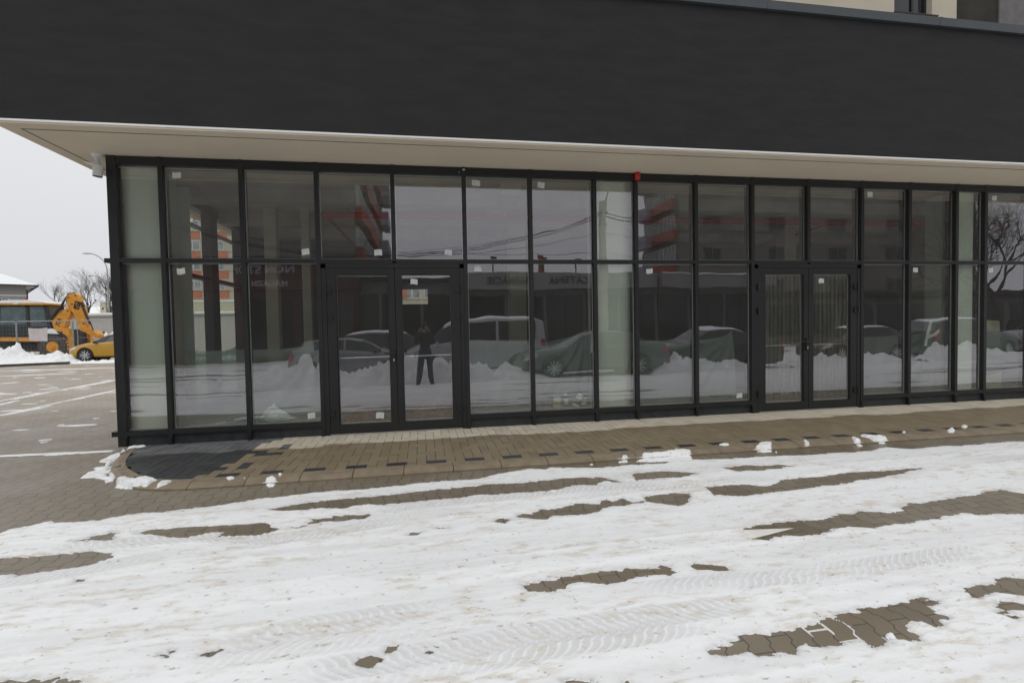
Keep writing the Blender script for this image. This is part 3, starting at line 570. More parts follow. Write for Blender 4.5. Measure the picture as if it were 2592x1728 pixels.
# storey above, set back
f = MB(); UY = 9.0
f.box(2.0, 9.50, UY, UY+.3, 5.2, 11.0); f.box(10.40, 11.0, UY, UY+.3, 5.2, 11.0); f.box(9.50, 10.40, UY, UY+.3, 5.2, 7.50); f.box(9.50, 10.40, UY, UY+.3, 9.0, 11.0)
f.box(2.0, 2.3, UY+.3, 14, 5.2, 11.0)
bp(f, 'upper_wall', m_beige)
f = MB(); f.box(11.0, 12.1, UY+.05, UY+.3, 5.2, 11.0); bp(f, 'dark_wall_panel', mat('dark_brown_render', (.035,.03,.024), .85, var=.25, vs=2))
f = MB(); f.box(12.1, 14, UY+.02, UY+.3, 5.2, 11.0); bp(f, 'grey_wall_panel', mat('grey_render', (.17,.16,.165), .85))
f = MB(); f.box(9.44, 10.46, UY-.09, UY+.02, 7.475, 7.50); bp(f, 'window_sill', m_frame)
f = MB(); f.box(9.50,9.56,UY+.12,UY+.19,7.5,9.0); f.box(10.34,10.40,UY+.12,UY+.19,7.5,9.0); f.box(9.56,10.34,UY+.12,UY+.19,7.5,7.56); f.box(10.04,10.09,UY+.12,UY+.19,7.56,9.0)
uw = bp(f, 'window', m_frame)
f = MB(); f.box(9.56,10.04,UY+.15,UY+.16,7.56,9.0); f.box(10.09,10.34,UY+.15,UY+.16,7.56,9.0); bp(f, 'pane', mat('dark_pane', (.02,.022,.028), .05), uw)
f = MB(); f.box(9.66,9.80,UY+.165,UY+.18,7.56,9.0); bp(f, 'curtain', m_white, uw)
f = MB(); f.box(9.56,10.34,UY+.25,UY+.29,7.56,9.0); bp(f, 'room_backing', m_black, uw)

# curtain wall ------------------------------------------------------
for i, x in enumerate(FX):
    f = MB(); door_mid = i in (4, 11)
    w = .050 if i in (0,) else .026
    z0 = ZT-.03 if door_mid else .002
    f.box(x-w, x+w, YF, D+.03, z0, ZTOP+.0)            # outer cap
    f.box(x-w+.004, x+w-.004, D+.03, D+.17, z0+.001, ZTOP-.002)  # inner box profile
    f.box(x-w-.003, x+w+.003, YF-.006, D+.02, ZTOP-.02, ZTOP-.001)
    if not door_mid: f.box(x-w+.006, x+w-.006, YF-.010, YF+.001, .004, .10)
    bp(f, 'mullion', m_frame)
f = MB(); xs_ = FX
for a, b in zip(xs_[:-1], xs_[1:]): f.box(a+.026, b-.026, YF+.004, D+.16, 3.413, ZTOP-.003)
bp(f, 'top_rail', m_frame)
f = MB()
for a, b in zip(xs_[:-1], xs_[1:]): f.box(a+.026, b-.026, YF+.003, D+.16, ZT-.052, ZT)
f.box(FX[0]-.115, FX[0]-.0505, YF+.003, D+.10, ZT-.052, ZT)
bp(f, 'transom', m_frame)
f = MB(); DO = (3, 4, 10, 11)
for i, (a, b) in enumerate(zip(xs_[:-1], xs_[1:])):
    if i in DO: continue
    f = MB(); f.box(a+.026 if i else FX[0]-.115, b-.026, YF+.003 if i else YF-.003, D+.16, ZG-.060, ZG); bp(f, 'sill_rail', m_frame)
for i, (a, b) in enumerate(zip(xs_[:-1], xs_[1:])):
    if i in DO: continue
    f = MB(); f.box(a+.026, b-.026, D+.028, D+.05, .003, ZG-.0605); bp(f, 'kick_panel', m_kick)
m_paper = None
def m_label():
    m = bpy.data.materials.new('printed_paper'); m.use_nodes = True; b = m.node_tree.nodes['Principled BSDF']; k = N(m)
    p = k.pos(); s = k.new('ShaderNodeSeparateXYZ'); k.l.new(p, s.inputs[0])
    w = k.m('FRACT', k.m('MULTIPLY', s.outputs[2], 72.0)); line = k.ss(w, .55, .7)
    n = k.noise(k.scale(p, 1, 1, .3), 90.0, 2); ink = k.m('MULTIPLY', line, k.ss(n, .42, .6))
    k.l.new(k.mix(k.m('MULTIPLY', ink, .55), (.66, .70, .67, 1), (.25, .28, .27, 1)), b.inputs['Base Color']); b.inputs['Roughness'].default_value = .6
    return finish(m)
m_paper = m_label()
LAB = [(-2.937,3.319),(-2.931,2.142),(-1.457,2.389),(-1.449,.269),(-.582,.231),(-.549,2.384),(.371,2.389),(-.094,1.998),(.765,3.329),(1.671,3.327),(.767,2.177),(3.261,2.138),(4.686,.269),(6.076,1.984),(6.951,3.328),(7.797,2.153),(9.315,3.328),(9.261,2.152)]
rl = random.Random(9)
def pane(x0, x1, z0, z1, parent=BLD, y=YG, spacer=True):
    g = MB(); g.box(x0, x1, y, y+.008, z0, z1)
    g.mi = [1]*6; g.mi[2] = 0
    o = bp(g, 'glass_pane', [mg, mgc], parent)
    if spacer:
        t = .012; yy = y+.009
        g = MB(); g.box(x0, x0+t, yy, yy+.014, z0, z1); g.box(x1-t, x1, yy, yy+.014, z0, z1); g.box(x0+t, x1-t, yy, yy+.014, z0, z0+t); g.box(x0+t, x1-t, yy, yy+.014, z1-t, z1)
        bp(g, 'spacer', m_spacer, o)
    for lx, lz in LAB:
        if x0 < lx < x1 and z0 < lz < z1:
            a = rl.uniform(-.1, .1); ww, hh = rl.uniform(.046, .056), rl.uniform(.034, .041)
            mg_ = MB()
            def fn(u, v):
                dx, dz = (u-.5)*2*ww, (v-.5)*2*hh
                return (lx+dx*math.cos(a)-dz*math.sin(a), y-.002-.003*abs(math.sin(u*5+lx*7))*v, lz+dx*math.sin(a)+dz*math.cos(a)+.004*math.sin(u*4+lx))
            mg_.grid(fn, 5, 4); bp(mg_, 'paper_label', m_paper, o)
    return o
for i, (a, b) in enumerate(zip(xs_[:-1], xs_[1:])):
    pane(a+.027, b-.027, ZT+.001, 3.412)
    if i not in DO: pane(a+.027, b-.027, ZG+.001, ZT-.053)
# pillars clad in pale board right behind three narrow panes
m_clad = mat('pale_board', (0.60, 0.64, 0.565), 0.8, var=.03, vs=1.5)
for i, (l, r_) in {0: (0.10, 0.02), 7: (0.02, .10), 14: (0.0, .12), 18: (.05, .05)}.items():
    a, b = xs_[i]+.03, xs_[i+1]-.03
    f = MB()
    def fn(u, v, a=a, b=b, l=l, r_=r_):
        x = a+(b-a)*u; d = 0
        if l and u < .32: d += l*.9*((.32-u)/.32)**2  # edges bent back so they turn darker, shading built into the shape
        if r_ and u > .68: d += r_*1.1*((u-.68)/.32)**2
        return (x, D+.075+d, .19+v*3.25)
    f.grid(fn, 24, 1); f.box(a+.05, b-.05, D+.30, D+.6, .01, 3.43)
    if i == 0: f.box(-3.585, -3.575, D+.19, D+.78, .02, 3.36); f.box(-3.574, -3.10, D+.76, D+.775, .02, 3.36)
    bp(f, 'pillar_cladding', m_clad)
# doors -------------------------------------------------------------
def door_set(xl, xc, xr):
    yo = D+.012
    f = MB()                                                     # fixed frame
    f.box(xl+.027, xl+.085, YF+.008, D+.11, .004, 2.23); f.box(xr-.085, xr-.027, YF+.008, D+.11, .004, 2.23); f.box(xl+.027, xr-.027, YF+.008, D+.11, 2.175, 2.2405)
    fr = bp(f, 'door_frame', m_frame)
    for sgn, a, b in ((1, xl+.088, xc-.003), (-1, xc+.003, xr-.088)):
        s_out, s_in = .115, .078
        f = MB()
        lo, li_ = (a, a+s_out) if sgn > 0 else (b-s_out, b)
        f.box(lo, li_, yo-.012, yo+.06, .022, 2.171)
        if sgn > 0: f.box(b-s_in, b, yo-.012, yo+.06, .022, 2.171); g0, g1 = a+s_out, b-s_in
        else: f.box(a, a+s_in, yo-.012, yo+.06, .022, 2.171); g0, g1 = a+s_in, b-s_out
        f.box(g0, g1, yo-.012, yo+.06, 2.082, 2.171); f.box(g0, g1, yo-.012, yo+.06, .022, .140)
        d = bp(f, 'door', m_frame, bevel=.002)
        f = MB(); t = .012
        f.box(g0, g0+t, yo-.004, yo+.02, .14, 2.082); f.box(g1-t, g1, yo-.004, yo+.02, .14, 2.082)
        bp(f, 'glazing_bead', m_frame, d)
        pane(g0+.001, g1-.001, .141, 2.081, d, y=yo+.022)
        f = MB(); f.cyl((g0-.03, yo+.115, 1.0), (g1+.03, yo+.115, 1.005), .0085, 8)
        for xx in (g0-.035, g1+.035): f.box(xx-.022, xx+.022, yo+.06, yo+.13, .975, 1.04)
        bp(f, 'push_bar', m_steel, d)
        hx = a+.012 if sgn > 0 else b-.012
        for hz in (.28, 1.53, 1.89):
            f = MB(); f.cyl((hx-sgn*.018, yo-.036, hz-.05), (hx-sgn*.018, yo-.036, hz+.05), .013, 10)
            f.box(hx-.012 if sgn > 0 else hx-.05, hx+.05 if sgn > 0 else hx+.012, yo-.030, yo-.0125, hz-.036, hz+.036)
            bp(f, 'hinge', m_black, d)
        if sgn > 0:
            f = MB(); cx = xc-.035
            f.box(cx-.018, cx+.018, yo-.030, yo-.0125, .93, 1.11); f.cyl((cx, yo-.03, 1.06), (cx, yo-.075, 1.06), .010, 8); f.tube([(cx+.004, yo-.072, 1.06), (cx-.06, yo-.078, 1.06), (cx-.13, yo-.072, 1.057)], .010, 8)
            bp(f, 'handle', m_black, d)
            f = MB(); f.cyl((cx, yo-.030, .972), (cx, yo-.046, .972), .011, 10); f.box(cx-.005, cx+.005, yo-.045, yo-.031, .945, .972); bp(f, 'lock_cylinder', m_steel, d)
    f = MB(); f.box(xl+.09, xr-.09, YF-.01, D+.12, .001, .018); bp(f, 'threshold', m_steel)
door_set(FX[3], FX[4], FX[5]); door_set(FX[10], FX[11], FX[12])
f = MB(); f.box(.582, .612, YF-.0085, YF-.0062, 3.475, 3.495); bp(f, 'white_tape_scrap', m_white)
f = MB(); f.box(.53, .542, YF+.001, YF+.0035, 3.44, 3.462); bp(f, 'green_tape_scrap', mat('green_tape', (.1,.55,.25), .5))
# side glazing (seen through the front glass) ------------------------
SX = -3.634
sy = [7.95, 8.62, 9.66, 10.62]
f = MB()
for yy, w in ((7.75, .03), (8.62, .11), (9.68, .145), (11.02, .05)): f.box(SX-.03, SX+.12, yy-w, yy+w, .0, 3.5)
f.box(SX-.028, SX+.10, D+.17, 11.0, 2.24, 2.30); f.box(SX-.028, SX+.10, D+.17, 11.0, .12, .19); f.box(SX-.028, SX+.12, D+.17, 11.0, 3.36, 3.52); f.box(SX-.02, SX+.05, D+.17, 11.0, .0, .119)
f.box(SX-.026, SX+.098, 8.73, 10.95, 3.08, 3.10)
bp(f, 'side_frame', m_frame)
for a, b in ((D+.17, 7.72), (7.78, 8.51), (8.73, 9.53), (9.83, 10.97)):
    for z0, z1 in ((.19, 2.24), (2.30, 3.36)):
        g = MB(); g.box(SX-.004, SX+.004, a, b, z0, z1); bp(g, 'glass_pane', mgc)
# torn protective film on the side frame
f = MB()
f.grid(lambda u, v: (SX+.135+.012*math.sin(9*v+2*u), 8.50+.13*u*(.5+.5*abs(math.sin(7*v))), 1.9+1.42*v), 4, 22)
bp(f, 'protective_film', mat('torn_film', (.42,.47,.50), .4, var=.35, vs=9))
# interior shell ----------------------------------------------------
f = MB(); f.box(SX+.13, XE, D+.165, 12.5, -.02, .006); bp(f, 'floor', mat('screed_floor', (.27,.26,.235), .8, var=.22, vs=1.2))
f = MB(); f.box(SX+.0, 14, D+.165, 14, 3.50, 3.56)
for yy in (8.2, 9.9, 11.4): f.box(SX+.13, XE, yy, yy+.3, 3.3, 3.499)
f.box(1.2, 1.5, D+.6, 12.5, 3.32, 3.498)
bp(f, 'ceiling', m_conc)
f = MB()
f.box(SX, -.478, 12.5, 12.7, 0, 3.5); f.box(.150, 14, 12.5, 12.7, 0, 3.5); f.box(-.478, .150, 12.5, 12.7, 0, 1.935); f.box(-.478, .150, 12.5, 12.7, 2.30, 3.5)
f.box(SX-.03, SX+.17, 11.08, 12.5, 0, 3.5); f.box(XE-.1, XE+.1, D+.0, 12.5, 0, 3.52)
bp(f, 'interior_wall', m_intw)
for x, w in ((-2.56,.10),(-1.985,.07),(1.80,.15),(7.55,.13),(11.17,.23)):
    f = MB(); f.box(x-w, x+w, 9.5, 9.5+2*w, .006, 3.5); bp(f, 'column', mat('plastered_column', (.47,.43,.35), .85, var=.12, vs=1.5))
# striped lining boards right behind the second door
def m_strip():
    m = bpy.data.materials.new('streaked_lining'); m.use_nodes = True; b = m.node_tree.nodes['Principled BSDF']; k = N(m)
    n = k.noise(k.scale(k.pos(), 1, 1, .05), 16.0, 5, .7); n2 = k.noise(k.pos(), 2, 3)
    c = k.mix(k.ss(n, .36, .66), (.125, .115, .08, 1), (.30, .30, .235, 1))
    k.l.new(k.mix(k.m('MULTIPLY', n2, .4), c, (.2, .15, .11, 1)), b.inputs['Base Color']); b.inputs['Roughness'].default_value = .85
    return finish(m)
f = MB(); n = 44
for q in range(n):
    xa = 5.80+q*(1.75/n); f.box(xa, xa+1.75/n-.003, D+.95+.02*(q % 2), D+1.0, .006, 2.42)
bp(f, 'lining_partition', m_strip())
bpy.context.view_layer.update()

# things inside ------------------------------------------------------
m_sheet = bpy.data.materials.new('green_sheeting'); m_sheet.use_nodes = True
k = N(m_sheet); b = k.n['Principled BSDF']; out = [n_ for n_ in k.n if n_.type == 'OUTPUT_MATERIAL'][0]
k.l.new(k.mix(k.noise(k.pos(), 3.0, 4), (.22, .28, .265, 1), (.34, .41, .385, 1)), b.inputs['Base Color']); b.inputs['Roughness'].default_value = .35
tp = k.new('ShaderNodeBsdfTransparent'); tp.inputs[0].default_value = (.75, .85, .82, 1); mx = k.new('ShaderNodeMixShader'); mx.inputs[0].default_value = .52
k.l.new(tp.outputs[0], mx.inputs[1]); k.l.new(b.outputs[0], mx.inputs[2]); k.l.new(mx.outputs[0], out.inputs[0])
def sheet(xa, xb, za, zb, y0, label, sag=.05, seed=0, along_y=False):
    mb = MB()
    def fn(u, v):
        pk = 1-abs(math.sin(math.pi*u*2)) if seed % 2 else 0
        zt = za+(zb-za)*u-sag*math.sin(math.pi*u)*(1+.3*math.sin(9*u+seed))
        z = .02+(zt-.02)*v
        fold = .030*math.sin(u*11+seed*2+(1-v)*3)+.016*math.sin(u*31+seed)*v+.05*math.exp(-abs((1-u)*3-(1-v)*1.3)*9)
        an_ = math.atan2((1-v)*1.1+1e-6, (1-u)*1.75+1e-6); rr_ = math.hypot(1-u, 1-v)
        fold += .040*math.cos(an_*16+seed)*min(1, rr_*2.2)*max(0, 1-rr_*.75)+.02*math.sin(an_*37)*max(0, .8-rr_)
        z += (.13 if seed in (3, 2) else .05)*math.exp(-(1-u)*10)*v
        x = xa+(xb-xa)*u
        if along_y: return (y0+fold, x, z)
        return (x, y0+fold, z)
    mb.grid(fn, 60, 26)
    return tag(mb.build('plastic_sheet', m_sheet, smooth=True), label, 'plastic sheet', 'green plastic sheets hung behind the glass')
sheet(-3.05,-1.35,1.15,1.17,D+.30,'green plastic sheet behind the two panes left of the first door',.03,1)
sheet(.66,2.40,1.20,1.20,D+.30,'green plastic sheet with a raised right corner, right of the first door',.06,3)
sheet(3.12,4.78,1.13,1.12,D+.30,'green plastic sheet with diagonal folds left of the second door',.01,2)
sheet(6.82,8.48,1.10,1.13,D+.30,'green plastic sheet right of the second door',.02,5)
sheet(9.12,12.6,1.15,1.12,D+.30,'green plastic sheet at the far right end of the glass front',.04,4)
sheet(7.2,10.5,1.06,1.10,-3.38,'green plastic sheet along the side windows at the left end',.05,7,along_y=True)
# corner strips of tape
f = MB()
def ribbon(mb, pts, w, y):
    for (xa, za), (xb, zb) in zip(pts[:-1], pts[1:]):
        d_ = Vector((xb-xa, zb-za)).normalized(); n_ = Vector((-d_.y, d_.x))*w
        mb.add([(xa-n_.x,y,za-n_.y),(xb-n_.x,y+.01,zb-n_.y),(xb+n_.x,y,zb+n_.y),(xa+n_.x,y+.004,za+n_.y)], [(0,1,2,3)])
mt_ = mat('masking_tape', (.60,.63,.57), .6)
ribbon(f, [(8.02,.93),(8.06,1.12),(8.13,1.33)], .028, D+.060); ribbon(f, [(8.06,1.07),(8.20,1.11),(8.30,1.18)], .028, D+.064)
tag(f.build('tape_strips', mt_), 'crossed strips of pale tape on the glass right of the second door', 'tape')
f = MB(); ribbon(f, [(2.395,.98),(2.40,1.15),(2.42,1.35)], .02, D+.1)
tag(f.build('tape_strip', mt_), 'short pale tape strip holding up the sheet corner beside the pale pillar', 'tape')
# leaning board
f = MB(); f.box(-.17, .17, -.009, .009, 0, 1.32)
o = f.build('leaning_board', mat('pale_chipboard', (.42,.38,.27), .8)); o.location = (9.62, D+.25, .01); o.rotation_euler = (math.radians(-6), math.radians(5), 0)
tag(o, 'pale upright board leaning behind the last pane on the right', 'board')
# crumpled white bag
bm = bmesh.new(); bmesh.ops.create_icosphere(bm, subdivisions=4, radius=1)
rr = random.Random(4)
for v in bm.verts:
    c = v.co.copy(); n_ = float(fbm(np.array(c.x*2.5+3), np.array(c.z*2.5+c.y*2), 3))
    w = 1-max(0, c.z)*.75
    v.co = Vector((c.x*.215*w*(1+.25*n_)-.03*max(0,c.z), c.y*.12*w*(1+.2*n_), max(0, c.z+.25)*.165*(1+.3*n_)+.02*abs(n_)))
    if c.x > .6 and c.z < .3: v.co.z *= .5; v.co.x *= 1.15
me = bpy.data.meshes.new('plastic_bag'); bm.to_mesh(me); bm.free(); me.materials.append(mat('thin_white_plastic', (.70,.76,.73), .35, var=.08, vs=14, bump=.9, bs=9))
o = bpy.data.objects.new('plastic_bag', me); COL.objects.link(o); o.location = (-1.94, D+.26, .19)
f = MB(); f.box(-3.0, -1.38, D+.166, D+.5, .007, .188); bp(f, 'inner_plinth', m_conc)
f = MB(); f.box(.68, 2.42, D+.166, D+.5, .007, .188); bp(f, 'inner_plinth', m_conc)
tag(o, 'crumpled white plastic bag lying behind the pane left of the first door', 'bag')
# jars
m_jar = mat('clear_jar', (.62,.66,.60), .25, var=.1, vs=30); m_grn = mat('green_label', (.05,.16,.05), .5, var=.4, vs=30); m_yel = mat('yellow_label', (.55,.42,.10), .5, var=.3, vs=30)
def jar(x, y, r, h, lab, mbody, mlab, tilt=0):
    e_ = empty('jar', lab, 'jar', (x, y, .19), 0, 'jars and tubs on the floor behind the glass'); e_.rotation_euler = (0, tilt, 0)
    f = MB(); f.tube([(0,0,0),(0,0,.01),(0,0,h*.75),(0,0,h*.86)], [r*.9, r, r, r*.8], 18); f.build('jar_body', mbody, e_, smooth=False)
    f = MB(); f.tube([(0,0,h*.865),(0,0,h)], r*.84, 18); f.build('lid', m_white, e_)
    f = MB(); f.tube([(0,0,h*.2),(0,0,h*.6)], r*1.015, 18, cap=False); f.build('paper_band', mlab, e_)
jar(1.90, D+.24, .062, .15, 'squat tub with a yellow band, leftmost by the pale pillar', m_jar, m_yel)
jar(2.05, D+.30, .05, .19, 'tall green banded jar between the yellow banded tub and the leaning jar', m_grn, m_white)
jar(2.17, D+.23, .06, .20, 'pale jar tipped to one side, topmost of the group', m_jar, m_grn, .5)
jar(2.30, D+.26, .06, .12, 'low green tub at the right end of the group', m_grn, m_jar)
# earth heaps
m_earth = mat('brown_earth', (.20,.125,.08), .95, var=.4, vs=14, bump=.8, bs=22)
def heap(name, label, cx, cy, rx, ry, h, seed):
    mb = MB()
    def fn(u, v):
        x = (u-.5)*2; y = (v-.5)*2; r = math.sqrt(x*x+y*y)
        hh = max(0, 1-r)**1.0*h*(1+.5*float(fbm(np.array(x*3+seed), np.array(y*3), 3)))
        return (cx+x*rx, cy+y*ry, .008+max(hh, 0)+.012*float(fbm(np.array(x*12+seed), np.array(y*12), 2)) if r < 1 else .004)
    mb.grid(fn, 34, 20); return tag(mb.build(name, m_earth, smooth=True), label, 'earth heap')
heap('earth_heap', 'small pointed heap of brown earth inside the left leaf of the first door', -.86, D+.75, .42, .4, .30, 1)
heap('earth_heap', 'broad low heap of brown earth inside the right leaf of the first door', .15, D+.85, .75, .5, .26, 5)
# sprinkler pipe
e_ = empty('sprinkler_pipe', 'red sprinkler pipe running along under the shop ceiling', 'pipe', (0, 9.0, 3.25))
f = MB(); f.tube([(-1.6,0,.04),(12.5,0,.06)], .055, 12); f.build('main_pipe', m_red, e_)
for x in (-1.55, 4.2, 8.0):
    f = MB(); f.tube([(x,0,.04),(x+.05,.6,.0),(x+.1,2.6,-.02)], .028, 8); f.build('branch_pipe', m_red, e_)
for x in (-.3, 2.6, 5.4, 8.6):
    f = MB(); f.cyl((x,0,0),(x,0,-.09),.016,8); f.cyl((x,0,-.09),(x,0,-.095),.035,10); f.build('sprinkler_head', m_steel, e_)
f = MB()
for x in (-1.2, 1.4, 4.0, 6.6, 9.2): f.cyl((x,0,.08),(x,0,.245),.008,6)
f.build('hanger', m_steel, e_)
# camera on the soffit and the siren
e_ = empty('security_camera', 'white security camera under the corner of the overhang', 'security camera', (-3.765, D-.03, ZTOP))
f = MB(); f.tube([(0,0,0),(0,0,-.035)], [.062,.055], 20); f.build('base', m_white, e_)
f = MB(); f.tube([(0,0,-.035),(.005,-.01,-.10),(.02,-.03,-.13)], .024, 12); f.box(-.03,.05,-.06,.0,-.16,-.11); f.build('bracket_arm', m_white, e_)
f = MB(); f.tube([(.0,.02,-.12),(.055,-.10,-.20)], .045, 16); 
mm = Matrix.Translation((.06,-.04,-.175)) @ Matrix.Rotation(math.radians(12), 4, 'X') @ Matrix.Rotation(math.radians(20), 4, 'Y')
f = MB(); f.tube([(0,0,.02),(0,0,-.115)], [.052,.050], 20); f.xf(Matrix.Translation((.03,-.03,-.155))@Matrix.Rotation(math.radians(8),4,'Y')); f.build('camera_housing', m_white, e_)
f = MB(); f.tube([(0,0,-.116),(0,0,-.122)], [.049,.046], 20); f.xf(Matrix.Translation((.03,-.03,-.155))@Matrix.Rotation(math.radians(8),4,'Y')); f.build('lens_glass', m_black, e_)
f = MB(); f.box(-.055,.10,-.085,.03,-.145,-.128); f.xf(Matrix.Rotation(math.radians(14),4,'Y')); f.build('sun_shade', m_white, e_)
e_ = empty('alarm_siren', 'small red alarm siren on the frame under the soffit', 'siren', (3.06, D-.03, ZTOP))
f = MB(); f.tube([(0,0,-.004),(0,0,-.045),(0,0,-.095),(0,0,-.112)], [.045,.045,.036,.018], 20); f.build('red_dome', m_red, e_, smooth=True)
f = MB(); f.box(-.04,.04,.0,.055,-.10,-.002); f.build('back_box', m_red, e_)
# shift the building's own origin to its foot; the parts stay where they are
BLD.location = (0, D, 0)
for c_ in BLD.children: c_.matrix_parent_inverse = Matrix.Translation((0, -D, 0))
# ================================================================ CARS
m_tyre = mat('tyre_rubber', (.02,.02,.021), .8, bump=.2); m_rim = mat('alloy_rim', (.55,.56,.57), .3, metal=.6)
m_glassd = mat('tinted_car_glass', (.03,.035,.04), .06, var=.1); m_lampc = mat('headlight_glass', (.5,.52,.55), .1); m_lampr = mat('rear_light_red', (.35,.01,.012), .2)
m_snowcap = mat('car_snow', (.83,.85,.87), .8, var=.03, bump=.4, bs=20)
def paint(name, c, rough=.32):
    if name in MATS: return MATS[name]
    m = mat(name, c, rough, var=.04); b_ = m.node_tree.nodes['Principled BSDF']; b_.inputs['Coat Weight'].default_value = .5; b_.inputs['Coat Roughness'].default_value = .08
    return m
PROF = {
 'hatch': dict(L=4.06, H=1.44, Wd=1.76, wb=(.82, 3.38), st=[(0,.62,.52,.66),(.06,.72,.60,.74),(.25,.80,.68,.83),(.7,.93,.80,.88),(1.08,1.0,.90,.885),(1.75,1.36,.93,.885),(2.15,1.44,.95,.885),(3.0,1.42,.98,.885),(3.55,1.33,1.0,.86),(3.88,1.05,.96,.82),(4.0,.85,.8,.76),(4.06,.6,.55,.66)], sw=[(1.28,2.24),(2.30,3.22)], ws=(1.10,1.75), rw=(3.55,3.86)),
 'sedan': dict(L=4.75, H=1.45, Wd=1.82, wb=(.9, 3.65), st=[(0,.62,.52,.68),(.06,.72,.60,.76),(.3,.82,.70,.86),(.8,.95,.82,.91),(1.3,1.02,.92,.91),(2.0,1.38,.94,.91),(2.45,1.45,.95,.91),(3.1,1.42,.97,.91),(3.6,1.30,.98,.90),(4.05,1.10,1.0,.87),(4.6,1.03,.95,.82),(4.72,.8,.75,.78),(4.75,.6,.55,.7)], sw=[(1.5,2.55),(2.62,3.5)], ws=(1.32,2.0), rw=(3.62,4.03)),
 'van': dict(L=5.2, H=2.05, Wd=1.95, wb=(.95, 4.1), st=[(0,.7,.6,.8),(.08,.95,.8,.88),(.5,1.12,1.0,.95),(.85,1.2,1.08,.97),(1.4,1.85,1.12,.97),(1.8,2.02,1.14,.97),(3.4,2.05,1.14,.97),(4.8,2.03,1.14,.96),(5.12,1.9,1.14,.95),(5.2,1.0,.9,.9)], sw=[(1.15,1.9),(2.0,3.3),(3.4,4.8)], ws=(.87,1.4), rw=None),
 'suv': dict(L=4.5, H=1.68, Wd=1.86, wb=(.88, 3.58), st=[(0,.75,.6,.72),(.07,.9,.7,.8),(.3,1.0,.82,.88),(.8,1.10,.95,.93),(1.2,1.16,1.04,.93),(1.85,1.56,1.06,.93),(2.3,1.66,1.08,.93),(3.3,1.68,1.10,.93),(4.1,1.58,1.12,.91),(4.4,1.2,1.08,.87),(4.48,.9,.9,.83),(4.5,.7,.7,.75)], sw=[(1.4,2.35),(2.42,3.35),(3.42,3.95)], ws=(1.22,1.85), rw=(4.12,4.38)),
}
